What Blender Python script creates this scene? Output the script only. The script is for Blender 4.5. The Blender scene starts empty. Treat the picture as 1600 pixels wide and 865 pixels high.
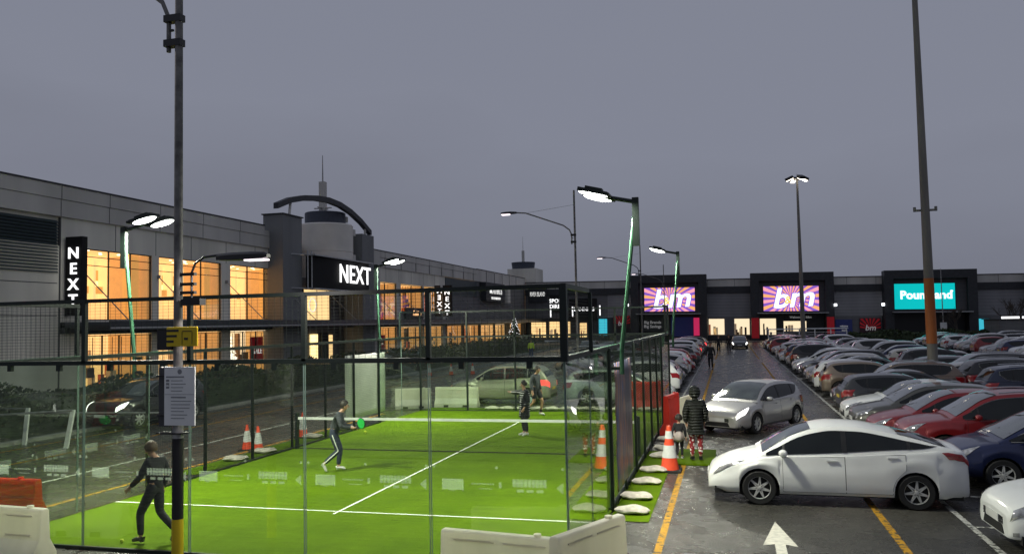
import bpy, bmesh, math, random
from mathutils import Vector, Matrix
R = math.radians
S = bpy.context.scene
COL = S.collection
PI = math.pi

# ------------------------------------------------------------------ camera
cam = bpy.data.cameras.new('camera'); cam_o = bpy.data.objects.new('camera', cam); COL.objects.link(cam_o)
cam.sensor_width = 36; cam.lens = 1260 / 1600 * 36; cam.clip_end = 2000; cam.clip_start = 0.1
cam_o.matrix_world = Matrix(((0.966, 0.0343, 0.2565, 0), (0.2587, -0.0497, -0.9647, 0), (-0.0203, 0.9982, -0.0569, 3.5), (0, 0, 0, 1)))
_q = cam_o.matrix_world.to_quaternion().normalized()
cam_o.matrix_world = Matrix.Translation((0, 0, 3.5)) @ _q.to_matrix().to_4x4()
S.camera = cam_o

# ------------------------------------------------------------------ world and exposure
w = bpy.data.worlds.new('World'); S.world = w; w.use_nodes = True
nt = w.node_tree; nt.nodes.clear()
wo = nt.nodes.new('ShaderNodeOutputWorld'); bg = nt.nodes.new('ShaderNodeBackground')
tc = nt.nodes.new('ShaderNodeTexCoord'); sp = nt.nodes.new('ShaderNodeSeparateXYZ'); rp = nt.nodes.new('ShaderNodeValToRGB')
nz = nt.nodes.new('ShaderNodeTexNoise'); nz.inputs['Scale'].default_value = 1.3; nz.inputs['Detail'].default_value = 5
mp = nt.nodes.new('ShaderNodeMapping'); mp.inputs['Scale'].default_value = (1, 1, 3)
ad = nt.nodes.new('ShaderNodeMath'); ad.operation = 'MULTIPLY_ADD'; ad.inputs[1].default_value = 0.46
L = nt.links
L.new(tc.outputs['Generated'], mp.inputs[0]); L.new(mp.outputs[0], nz.inputs['Vector'])
L.new(tc.outputs['Generated'], sp.inputs[0])
L.new(nz.outputs['Fac'], ad.inputs[0]); L.new(sp.outputs['Z'], ad.inputs[2]); L.new(ad.outputs[0], rp.inputs[0])
cr = rp.color_ramp
cr.elements[0].position = 0.0; cr.elements[0].color = (0.102, 0.100, 0.124, 1)
cr.elements[1].position = 1.0; cr.elements[1].color = (0.170, 0.184, 0.240, 1)
e = cr.elements.new(0.20); e.color = (0.132, 0.138, 0.172, 1)
e = cr.elements.new(0.50); e.color = (0.188, 0.200, 0.250, 1)
L.new(rp.outputs[0], bg.inputs[0]); bg.inputs[1].default_value = 1.18; L.new(bg.outputs[0], wo.inputs[0])
S.view_settings.view_transform = 'Standard'; S.view_settings.look = 'None'; S.view_settings.exposure = 0; S.view_settings.gamma = 1
S.cycles.max_bounces = 6; S.cycles.transparent_max_bounces = 40; S.cycles.diffuse_bounces = 3; S.cycles.glossy_bounces = 3
S.cycles.use_denoising = True; S.cycles.sample_clamp_indirect = 3.0; S.cycles.caustics_reflective = False; S.cycles.caustics_refractive = False
S.cycles.use_light_tree = True

# ------------------------------------------------------------------ materials
def mat(name, col, rough=0.6, metal=0.0, emit=None, es=1.0, var=0.12, vs=3.0, bump=0.0, bs=20.0, coat=0.0, spec=0.5, streak=False, alpha=1.0):
    m = bpy.data.materials.get(name)
    if m: return m
    m = bpy.data.materials.new(name); m.use_nodes = True
    t = m.node_tree; b = t.nodes['Principled BSDF']; l = t.links
    b.inputs['Roughness'].default_value = rough; b.inputs['Metallic'].default_value = metal
    b.inputs['Coat Weight'].default_value = coat; b.inputs['Coat Roughness'].default_value = 0.06
    b.inputs['Specular IOR Level'].default_value = spec
    c = t.nodes.new('ShaderNodeTexCoord')
    n = t.nodes.new('ShaderNodeTexNoise'); n.inputs['Scale'].default_value = vs; n.inputs['Detail'].default_value = 5
    if streak:
        mpn = t.nodes.new('ShaderNodeMapping'); mpn.inputs['Scale'].default_value = (1, 1, 0.12)
        l.new(c.outputs['Object'], mpn.inputs[0]); l.new(mpn.outputs[0], n.inputs['Vector'])
    else: l.new(c.outputs['Object'], n.inputs['Vector'])
    r = t.nodes.new('ShaderNodeValToRGB')
    r.color_ramp.elements[0].position = 0.3; r.color_ramp.elements[1].position = 0.7
    r.color_ramp.elements[0].color = tuple(max(0, x * (1 - var)) for x in col) + (1,)
    r.color_ramp.elements[1].color = tuple(min(1, x * (1 + var)) for x in col) + (1,)
    l.new(n.outputs['Fac'], r.inputs[0]); l.new(r.outputs[0], b.inputs['Base Color'])
    if emit:
        b.inputs['Emission Color'].default_value = tuple(emit) + (1,); b.inputs['Emission Strength'].default_value = es
    if bump:
        n2 = t.nodes.new('ShaderNodeTexNoise'); n2.inputs['Scale'].default_value = bs; n2.inputs['Detail'].default_value = 4
        l.new(c.outputs['Object'], n2.inputs['Vector'])
        bp = t.nodes.new('ShaderNodeBump'); bp.inputs['Strength'].default_value = bump; bp.inputs['Distance'].default_value = 0.02
        l.new(n2.outputs['Fac'], bp.inputs['Height']); l.new(bp.outputs[0], b.inputs['Normal'])
    return m

def glassmat(name, tint=(0.93, 0.97, 0.94), veil=0.05, vcol=(0.6, 0.66, 0.6), refl=1.0, rough=0.0):
    m = bpy.data.materials.new(name); m.use_nodes = True; t = m.node_tree; t.nodes.clear(); l = t.links
    o = t.nodes.new('ShaderNodeOutputMaterial'); tr = t.nodes.new('ShaderNodeBsdfTransparent'); gl = t.nodes.new('ShaderNodeBsdfGlossy')
    di = t.nodes.new('ShaderNodeBsdfDiffuse'); m1 = t.nodes.new('ShaderNodeMixShader'); m2 = t.nodes.new('ShaderNodeMixShader')
    fr = t.nodes.new('ShaderNodeFresnel'); fr.inputs['IOR'].default_value = 1.45
    ge = t.nodes.new('ShaderNodeNewGeometry'); mi = t.nodes.new('ShaderNodeMapRange'); mi.inputs['To Min'].default_value = 1.45; mi.inputs['To Max'].default_value = 1 / 1.45
    l.new(ge.outputs['Backfacing'], mi.inputs[0]); l.new(mi.outputs[0], fr.inputs['IOR'])
    ml = t.nodes.new('ShaderNodeMath'); ml.operation = 'MULTIPLY'; ml.inputs[1].default_value = refl
    c = t.nodes.new('ShaderNodeTexCoord'); n = t.nodes.new('ShaderNodeTexNoise'); n.inputs['Scale'].default_value = 1.3; n.inputs['Detail'].default_value = 8
    m3 = t.nodes.new('ShaderNodeMath'); m3.operation = 'MULTIPLY'; m3.inputs[1].default_value = veil * 2
    tr.inputs[0].default_value = tuple(tint) + (1,); gl.inputs['Roughness'].default_value = rough; gl.inputs[0].default_value = (1, 1, 1, 1)
    di.inputs[0].default_value = tuple(vcol) + (1,)
    l.new(c.outputs['Object'], n.inputs['Vector']); l.new(n.outputs['Fac'], m3.inputs[0]); l.new(m3.outputs[0], m1.inputs[0])
    l.new(tr.outputs[0], m1.inputs[1]); l.new(di.outputs[0], m1.inputs[2])
    l.new(fr.outputs[0], ml.inputs[0]); l.new(ml.outputs[0], m2.inputs[0]); l.new(m1.outputs[0], m2.inputs[1]); l.new(gl.outputs[0], m2.inputs[2])
    l.new(m2.outputs[0], o.inputs[0]); return m

def filmmat(name, col, fac):
    m = bpy.data.materials.new(name); m.use_nodes = True; t = m.node_tree; t.nodes.clear(); l = t.links
    o = t.nodes.new('ShaderNodeOutputMaterial'); tr = t.nodes.new('ShaderNodeBsdfTransparent'); di = t.nodes.new('ShaderNodeBsdfDiffuse'); mx = t.nodes.new('ShaderNodeMixShader')
    di.inputs[0].default_value = tuple(col) + (1,); mx.inputs[0].default_value = fac
    tl = t.nodes.new('ShaderNodeBsdfTranslucent'); tl.inputs[0].default_value = tuple(col) + (1,); ms = t.nodes.new('ShaderNodeAddShader'); l.new(di.outputs[0], ms.inputs[0]); l.new(tl.outputs[0], ms.inputs[1])
    l.new(tr.outputs[0], mx.inputs[1]); l.new(ms.outputs[0], mx.inputs[2]); l.new(mx.outputs[0], o.inputs[0]); return m

def emis(name, col, s): return mat(name, tuple(min(0.8, c) for c in col), 0.5, emit=col, es=s, var=0.02)

def asphalt():
    m = bpy.data.materials.new('wet_asphalt'); m.use_nodes = True; t = m.node_tree; l = t.links; b = t.nodes['Principled BSDF']
    c = t.nodes.new('ShaderNodeTexCoord')
    def N(s, d=5):
        n = t.nodes.new('ShaderNodeTexNoise'); n.inputs['Scale'].default_value = s; n.inputs['Detail'].default_value = d; l.new(c.outputs['Object'], n.inputs['Vector']); return n
    def RMP(src, stops):
        r = t.nodes.new('ShaderNodeValToRGB'); cr = r.color_ramp
        cr.elements[0].position, cr.elements[0].color = stops[0][0], tuple(stops[0][1]) + (1,)
        cr.elements[1].position, cr.elements[1].color = stops[-1][0], tuple(stops[-1][1]) + (1,)
        for p, q in stops[1:-1]: cr.elements.new(p).color = tuple(q) + (1,)
        l.new(src, r.inputs[0]); return r
    big = N(0.35, 6); mid = N(2.2, 6); agg = t.nodes.new('ShaderNodeTexVoronoi'); agg.inputs['Scale'].default_value = 55; l.new(c.outputs['Object'], agg.inputs['Vector'])
    col = RMP(big.outputs['Fac'], [(0.3, (0.034, 0.033, 0.029)), (0.5, (0.054, 0.052, 0.045)), (0.7, (0.088, 0.084, 0.072))])
    sp1 = RMP(agg.outputs['Color'], [(0.3, (0.75, 0.75, 0.75)), (0.8, (1.5, 1.5, 1.5))])
    mx = t.nodes.new('ShaderNodeMixRGB'); mx.blend_type = 'MULTIPLY'; mx.inputs[0].default_value = 1; l.new(col.outputs[0], mx.inputs[1]); l.new(sp1.outputs[0], mx.inputs[2])
    l.new(mx.outputs[0], b.inputs['Base Color'])
    rg = RMP(mid.outputs['Fac'], [(0.3, (0.07,) * 3), (0.46, (0.18,) * 3), (0.7, (0.42,) * 3)])
    mg = t.nodes.new('ShaderNodeMixRGB'); mg.blend_type = 'MIX'
    l.new(big.outputs['Fac'], mg.inputs[0]); l.new(rg.outputs[0], mg.inputs[1]); mg.inputs[2].default_value = (0.34,) * 3 + (1,)
    l.new(mg.outputs[0], b.inputs['Roughness'])
    b.inputs['Specular IOR Level'].default_value = 0.40
    fn = N(38, 5)
    hs = t.nodes.new('ShaderNodeMath'); hs.operation = 'ADD'; l.new(fn.outputs['Fac'], hs.inputs[0]); l.new(agg.outputs['Distance'], hs.inputs[1])
    bp = t.nodes.new('ShaderNodeBump'); bp.inputs['Strength'].default_value = 0.55; bp.inputs['Distance'].default_value = 0.012
    l.new(hs.outputs[0], bp.inputs['Height']); l.new(bp.outputs[0], b.inputs['Normal'])
    return m

def turf(name='artificial_turf'):
    m = bpy.data.materials.new(name); m.use_nodes = True; t = m.node_tree; l = t.links; b = t.nodes['Principled BSDF']
    c = t.nodes.new('ShaderNodeTexCoord'); n = t.nodes.new('ShaderNodeTexNoise'); n.inputs['Scale'].default_value = 0.9; n.inputs['Detail'].default_value = 7
    l.new(c.outputs['Object'], n.inputs['Vector'])
    r = t.nodes.new('ShaderNodeValToRGB'); r.color_ramp.elements[0].position = 0.3; r.color_ramp.elements[1].position = 0.72
    r.color_ramp.elements[0].color = (0.070, 0.130, 0.0005, 1); r.color_ramp.elements[1].color = (0.096, 0.168, 0.0007, 1)
    l.new(n.outputs['Fac'], r.inputs[0]); l.new(r.outputs[0], b.inputs['Base Color']); b.inputs['Roughness'].default_value = 0.9; b.inputs['Specular IOR Level'].default_value = 0.08
    st = t.nodes.new('ShaderNodeTexNoise'); st.inputs['Scale'].default_value = 2.2; st.inputs['Detail'].default_value = 6; st.inputs['Roughness'].default_value = .65
    sm = t.nodes.new('ShaderNodeMapping'); sm.inputs['Scale'].default_value = (.25, 5.0, 1); l.new(c.outputs['Object'], sm.inputs[0]); l.new(sm.outputs[0], st.inputs['Vector'])
    mr = t.nodes.new('ShaderNodeMapRange'); mr.inputs['From Min'].default_value = .3; mr.inputs['From Max'].default_value = .7; mr.inputs['To Min'].default_value = .84; mr.inputs['To Max'].default_value = 1.12; l.new(st.outputs['Fac'], mr.inputs[0])
    mm = t.nodes.new('ShaderNodeMixRGB'); mm.blend_type = 'MULTIPLY'; mm.inputs[0].default_value = 1; l.new(r.outputs[0], mm.inputs[1]); l.new(mr.outputs[0], mm.inputs[2]); l.new(mm.outputs[0], b.inputs['Base Color'])
    f = t.nodes.new('ShaderNodeTexNoise'); f.inputs['Scale'].default_value = 160; l.new(c.outputs['Object'], f.inputs['Vector'])
    bp = t.nodes.new('ShaderNodeBump'); bp.inputs['Strength'].default_value = 0.5; bp.inputs['Distance'].default_value = 0.01; l.new(f.outputs['Fac'], bp.inputs['Height']); l.new(bp.outputs[0], b.inputs['Normal'])
    return m

def paint_worn(name, col):
    m = bpy.data.materials.new(name); m.use_nodes = True; t = m.node_tree; l = t.links; b = t.nodes['Principled BSDF']
    c = t.nodes.new('ShaderNodeTexCoord'); n = t.nodes.new('ShaderNodeTexNoise'); n.inputs['Scale'].default_value = 9; n.inputs['Detail'].default_value = 8; n.inputs['Roughness'].default_value = 0.7
    l.new(c.outputs['Object'], n.inputs['Vector'])
    r = t.nodes.new('ShaderNodeValToRGB'); r.color_ramp.elements[0].position = 0.42; r.color_ramp.elements[1].position = 0.50
    r.color_ramp.elements[0].color = (0.05, 0.05, 0.045, 1); r.color_ramp.elements[1].color = tuple(col) + (1,)
    l.new(n.outputs['Fac'], r.inputs[0]); l.new(r.outputs[0], b.inputs['Base Color']); b.inputs['Roughness'].default_value = 0.7; b.inputs['Specular IOR Level'].default_value = 0.15
    return m

def bands(name, c1, c2, axis='Z', scale=6.0, duty=0.5, rough=0.6, metal=0.0, bump=0.4):
    """horizontal or vertical profiled cladding: colour seams and bump"""
    m = bpy.data.materials.new(name); m.use_nodes = True; t = m.node_tree; l = t.links; b = t.nodes['Principled BSDF']
    c = t.nodes.new('ShaderNodeTexCoord'); s = t.nodes.new('ShaderNodeSeparateXYZ'); l.new(c.outputs['Object'], s.inputs[0])
    mu = t.nodes.new('ShaderNodeMath'); mu.operation = 'MULTIPLY'; mu.inputs[1].default_value = scale; l.new(s.outputs[axis], mu.inputs[0])
    fr = t.nodes.new('ShaderNodeMath'); fr.operation = 'FRACT'; l.new(mu.outputs[0], fr.inputs[0])
    r = t.nodes.new('ShaderNodeValToRGB'); r.color_ramp.elements[0].position = duty; r.color_ramp.elements[1].position = min(1, duty + 0.08)
    r.color_ramp.elements[0].color = tuple(c1) + (1,); r.color_ramp.elements[1].color = tuple(c2) + (1,); l.new(fr.outputs[0], r.inputs[0])
    n = t.nodes.new('ShaderNodeTexNoise'); n.inputs['Scale'].default_value = 0.7; n.inputs['Detail'].default_value = 6
    mpn = t.nodes.new('ShaderNodeMapping'); mpn.inputs['Scale'].default_value = (1, 1, 0.25); l.new(c.outputs['Object'], mpn.inputs[0]); l.new(mpn.outputs[0], n.inputs['Vector'])
    mr = t.nodes.new('ShaderNodeMapRange'); mr.inputs['To Min'].default_value = 0.75; mr.inputs['To Max'].default_value = 1.25; l.new(n.outputs['Fac'], mr.inputs[0])
    mx = t.nodes.new('ShaderNodeMixRGB'); mx.blend_type = 'MULTIPLY'; mx.inputs[0].default_value = 1; l.new(r.outputs[0], mx.inputs[1]); l.new(mr.outputs[0], mx.inputs[2])
    l.new(mx.outputs[0], b.inputs['Base Color']); b.inputs['Roughness'].default_value = rough; b.inputs['Metallic'].default_value = metal
    bp = t.nodes.new('ShaderNodeBump'); bp.inputs['Strength'].default_value = bump; bp.inputs['Distance'].default_value = 0.03; l.new(fr.outputs[0], bp.inputs['Height']); l.new(bp.outputs[0], b.inputs['Normal'])
    return m

M = dict(
    asphalt=asphalt(), turf=turf(), white_line=mat('white_line', (0.75, 0.76, 0.72), 0.6, var=0.05),
    yellow_paint=paint_worn('yellow_paint', (0.46, 0.24, 0.02)), white_paint=paint_worn('white_paint', (0.55, 0.55, 0.5)),
    arrow_paint=mat('arrow_paint', (0.6, 0.58, 0.5), 0.4, var=0.25, vs=12),
    panel=mat('pale_render_panel', (0.76, 0.73, 0.63), 0.7, var=0.18, vs=0.5, streak=True), panel2=mat('pale_parapet_panel', (0.60, 0.58, 0.53), 0.7, var=0.16, vs=0.4, streak=True),
    drum=mat('drum_panel', (0.80, 0.76, 0.68), 0.6, var=0.1, vs=0.6), pier=mat('grey_pier', (0.20, 0.205, 0.205), 0.7, var=0.15, vs=0.6, streak=True),
    dark=mat('dark_cladding', (0.028, 0.03, 0.034), 0.55, var=0.2), darkblue=mat('dark_cap', (0.05, 0.06, 0.085), 0.5),
    seam=mat('panel_seam', (0.07, 0.07, 0.07), 0.8), louvre=mat('teal_louvre', (0.06, 0.085, 0.09), 0.5, metal=0.3),
    clad=bands('grey_ribbed_cladding', (0.27, 0.27, 0.28), (0.19, 0.19, 0.20), 'Z', 2.2, 0.8), clad_dark=bands('charcoal_tiled_cladding', (0.085, 0.085, 0.09), (0.05, 0.05, 0.055), 'Z', 1.6, 0.88),
    clad_mid=bands('mid_grey_cladding', (0.15, 0.15, 0.155), (0.10, 0.10, 0.105), 'Z', 1.3, 0.9),
    canopy=mat('canopy_metal', (0.07, 0.075, 0.08), 0.35, metal=0.5), canopy_light=mat('canopy_edge', (0.45, 0.46, 0.46), 0.4, metal=0.4),
    steel=mat('galvanised_steel', (0.32, 0.32, 0.31), 0.5, metal=0.5, var=0.3, vs=6), pole=mat('weathered_pole', (0.17, 0.165, 0.155), 0.6, metal=0.2, var=0.4, vs=7),
    black=mat('black_plastic', (0.012, 0.012, 0.013), 0.45), matt=mat('matt_black', (0.010, 0.010, 0.010), 0.85), rubber=mat('rubber', (0.014, 0.014, 0.014), 0.75),
    cage=mat('dark_green_steel', (0.006, 0.013, 0.010), 0.45, metal=0.2), green=mat('green_post', (0.009, 0.060, 0.027), 0.6),
    glass=glassmat('court_glass', (0.90, 0.94, 0.89), 0.005, (0.55, 0.6, 0.5), 1.0), glass_edge=mat('glass_edge', (0.20, 0.29, 0.25), 0.3, var=0.05),
    shopglass=glassmat('shop_glass', (0.9, 0.9, 0.88), 0.01, (0.5, 0.5, 0.5), 0.7), film=filmmat('decal_film', (0.6, 0.68, 0.6), 0.20),
    warmwall=mat('self_lit_warm_wall', (0.7, 0.45, 0.16), 0.7, emit=(1.0, 0.68, 0.30), es=1.15, var=0.1, vs=0.8), warmceil=mat('self_lit_ceiling', (0.7, 0.45, 0.2), 0.7, emit=(1.0, 0.62, 0.25), es=0.95, var=0.08),  # interior walls and ceiling glow themselves in place of shop lamps
    warmglow=emis('warm_glow_plate', (1.0, 0.74, 0.32), 2.2), warmdim=mat('painted_shade_interior', (0.5, 0.3, 0.1), 0.7, emit=(1.0, 0.55, 0.2), es=0.42), spotw=emis('spot_lamp', (1, 0.9, 0.7), 4),  # warmglow paints the niche light; warmdim is a shaded copy of warmwall
    coolwall=mat('self_lit_pale_wall', (0.7, 0.65, 0.5), 0.7, emit=(1.0, 0.80, 0.52), es=1.0, var=0.1), white_e=emis('white_letter', (1, 1, 1), 1.5), white_soft=emis('soft_white_letter', (0.9, 0.9, 0.86), 0.75),  # coolwall glows itself in place of shop lamps
    lamp_e=emis('flood_lens', (0.95, 1.0, 0.93), 14), lamp_street=emis('street_lens', (1.0, 0.86, 0.92), 2.2), lamp_mast=emis('mast_lens', (1.0, 0.9, 0.75), 6), wall_e=emis('bulkhead_lens', (0.9, 0.95, 1), 5),
    head_e=emis('headlamp_beam', (1, 0.98, 0.95), 5), tail_e=emis('tail_lamp_lit', (1, 0.05, 0.05), 2.2),
    head=mat('headlamp_lens', (0.5, 0.5, 0.5), 0.08, metal=0.6, var=0.5, vs=14, coat=0.5), tail=mat('tail_lamp_lens', (0.30, 0.008, 0.010), 0.15, coat=0.6, var=0.3, vs=12),
    carglass=mat('tinted_car_glass', (0.006, 0.008, 0.008), 0.03, spec=0.5, var=0.3, coat=0.0), screenglass=mat('windscreen_glass', (0.045, 0.055, 0.055), 0.04, spec=1.0, var=0.5, vs=1.8, coat=0.8),
    alloy=mat('alloy', (0.62, 0.62, 0.60), 0.4, metal=0.15), chrome=mat('chrome_trim', (0.6, 0.6, 0.6), 0.2, metal=0.9), plate_w=mat('white_plate', (0.6, 0.6, 0.58), 0.5), plate_y=mat('yellow_plate', (0.6, 0.45, 0.06), 0.5),
    barrier_w=mat('white_barrier_plastic', (0.80, 0.78, 0.71), 0.5, var=0.24, vs=2.5, streak=True), barrier_r=mat('red_barrier_plastic', (0.55, 0.035, 0.02), 0.45, var=0.12),
    cone_r=mat('cone_orange', (0.75, 0.075, 0.025), 0.5, var=0.1), cone_w=mat('cone_sleeve', (0.62, 0.64, 0.62), 0.4, var=0.1, vs=10), bag=mat('sandbag_cloth', (0.52, 0.48, 0.41), 0.85, var=0.3, vs=6, bump=1.0, bs=16),
    net=mat('net_cord', (0.02, 0.02, 0.02), 0.8), tape=mat('net_tape', (0.72, 0.74, 0.72), 0.6), tarp=mat('white_tarpaulin', (0.74, 0.76, 0.71), 0.6, var=0.08, vs=1.5, bump=0.15, bs=5),
    leaf=mat('hedge_leaf', (0.028, 0.045, 0.016), 0.7, var=0.5, vs=2), leaf2=mat('hedge_leaf_light', (0.05, 0.075, 0.024), 0.7, var=0.5, vs=2), bark=mat('bark', (0.06, 0.05, 0.04), 0.9), grass=mat('verge_grass', (0.035, 0.055, 0.018), 0.9, var=0.5, vs=6, bump=0.8, bs=60),
    kerb=mat('kerb_concrete', (0.28, 0.28, 0.26), 0.8, var=0.2, vs=2), paving=mat('paving', (0.10, 0.10, 0.10), 0.6, var=0.2, vs=1),
    skin=mat('skin', (0.48, 0.27, 0.18), 0.5, var=0.08), hair=mat('dark_hair', (0.02, 0.015, 0.01), 0.6), hairb=mat('brown_hair', (0.07, 0.04, 0.02), 0.6),
    cl_black=mat('black_cloth', (0.014, 0.015, 0.018), 0.85, var=0.35, vs=8, bump=0.5, bs=10), cl_grey=mat('charcoal_cloth', (0.05, 0.055, 0.065), 0.85, var=0.3, vs=8, bump=0.5, bs=10), cl_navy=mat('navy_cloth', (0.02, 0.028, 0.05), 0.85, var=0.3, vs=6, bump=0.4, bs=10),
    cl_camo=mat('camouflage_cloth', (0.009, 0.011, 0.008), 0.85, var=0.85, vs=12, bump=0.6, bs=12), cl_hiviz=mat('high_visibility_cloth', (0.55, 0.75, 0.05), 0.7, emit=(0.5, 0.8, 0.05), es=0.05), cl_blue=mat('blue_denim', (0.03, 0.06, 0.16), 0.8), cl_pale=mat('pale_cloth', (0.42, 0.36, 0.33), 0.8, var=0.2, vs=9), shoe_w=mat('white_shoe', (0.6, 0.6, 0.57), 0.6), shoe_b=mat('black_shoe', (0.02, 0.02, 0.02), 0.5),
    racket_g=mat('green_racket', (0.03, 0.55, 0.10), 0.4), racket_w=mat('blue_white_racket', (0.45, 0.6, 0.62), 0.4, var=0.3, vs=9), ball=mat('tennis_ball', (0.55, 0.65, 0.05), 0.8), white=mat('white_enamel', (0.85, 0.86, 0.84), 0.5, var=0.06), red=mat('red_poster', (0.42, 0.012, 0.018), 0.5, emit=(0.5, 0.01, 0.02), es=0.12),
    yellow=mat('yellow_sign', (0.72, 0.52, 0.01), 0.5, var=0.06), ink=mat('dark_print', (0.03, 0.03, 0.03), 0.7), ink_l=mat('grey_print', (0.25, 0.26, 0.27), 0.7), orange=mat('orange_band', (0.42, 0.12, 0.022), 0.6, var=0.2, vs=3, streak=True), stripe_y=mat('yellow_band', (0.62, 0.46, 0.01), 0.5), mast=mat('mast_grey', (0.20, 0.19, 0.165), 0.6, metal=0.15, var=0.25, vs=2.5, streak=True),
)
def translucent_plastic(m, col, k):
    t = m.node_tree; l = t.links; b = t.nodes['Principled BSDF']; o = [n for n in t.nodes if n.type == 'OUTPUT_MATERIAL'][0]
    tl = t.nodes.new('ShaderNodeBsdfTranslucent'); tl.inputs[0].default_value = tuple(col) + (1,); mx = t.nodes.new('ShaderNodeMixShader'); mx.inputs[0].default_value = k
    l.new(b.outputs[0], mx.inputs[1]); l.new(tl.outputs[0], mx.inputs[2]); l.new(mx.outputs[0], o.inputs[0])
translucent_plastic(M['barrier_w'], (0.95, 0.92, 0.76), .55); translucent_plastic(M['barrier_r'], (0.9, .06, .03), .4)
# fleck pattern for the printed trousers
def quilt(m):
    t = m.node_tree; l = t.links; b = t.nodes['Principled BSDF']; c = t.nodes.new('ShaderNodeTexCoord'); w_ = t.nodes.new('ShaderNodeTexWave'); w_.bands_direction = 'Z'; w_.inputs['Scale'].default_value = 4.5; w_.inputs['Distortion'].default_value = 1.2
    l.new(c.outputs['Object'], w_.inputs['Vector']); bp = t.nodes.new('ShaderNodeBump'); bp.inputs['Strength'].default_value = .9; bp.inputs['Distance'].default_value = .03; l.new(w_.outputs['Fac'], bp.inputs['Height']); l.new(bp.outputs[0], b.inputs['Normal']); b.inputs['Roughness'].default_value = .5
M['cl_quilt'] = mat('quilted_black_cloth', (0.014, 0.015, 0.018), 0.5, var=0.3, vs=8); quilt(M['cl_quilt']); quilt(M['cl_camo'])
def spotted():
    m = bpy.data.materials.new('heart_print_cloth'); m.use_nodes = True; t = m.node_tree; l = t.links; b = t.nodes['Principled BSDF']
    c = t.nodes.new('ShaderNodeTexCoord'); v = t.nodes.new('ShaderNodeTexVoronoi'); v.inputs['Scale'].default_value = 13; l.new(c.outputs['Object'], v.inputs['Vector'])
    r = t.nodes.new('ShaderNodeValToRGB'); r.color_ramp.interpolation = 'CONSTANT'; r.color_ramp.elements[0].color = (0.8, 0.74, 0.7, 1); r.color_ramp.elements[1].position = 0.36; r.color_ramp.elements[1].color = (0.24, 0.015, 0.02, 1)
    l.new(v.outputs['Distance'], r.inputs[0]); l.new(r.outputs[0], b.inputs['Base Color']); b.inputs['Roughness'].default_value = 0.85; return m
M['hearts'] = spotted()
def paintmat(name, col, metal=0.3, rough=0.35): return mat('paint_' + name, col, rough, metal=metal, coat=0.7, var=0.04, vs=2.0)
CP = dict(white=paintmat('white', (0.80, 0.81, 0.79), 0.0, 0.4), cream=paintmat('cream', (0.52, 0.50, 0.42), 0.1), silver=paintmat('silver', (0.50, 0.49, 0.47), 0.45, 0.32), grey=paintmat('grey', (0.13, 0.135, 0.14), 0.5), charcoal=paintmat('charcoal', (0.045, 0.047, 0.05), 0.4), black=paintmat('black', (0.012, 0.012, 0.014), 0.2),
          red=paintmat('red', (0.23, 0.010, 0.012), 0.2), blue=paintmat('blue', (0.008, 0.015, 0.065), 0.3), navy=paintmat('navy', (0.012, 0.018, 0.045), 0.3), bronze=paintmat('bronze', (0.17, 0.125, 0.095), 0.5), tan=paintmat('tan', (0.24, 0.19, 0.145), 0.5), olive=paintmat('olive', (0.115, 0.115, 0.10), 0.5), champagne=paintmat('champagne', (0.33, 0.32, 0.26), 0.5), palegreen=paintmat('palegreen', (0.33, 0.38, 0.35), 0.4))

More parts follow.
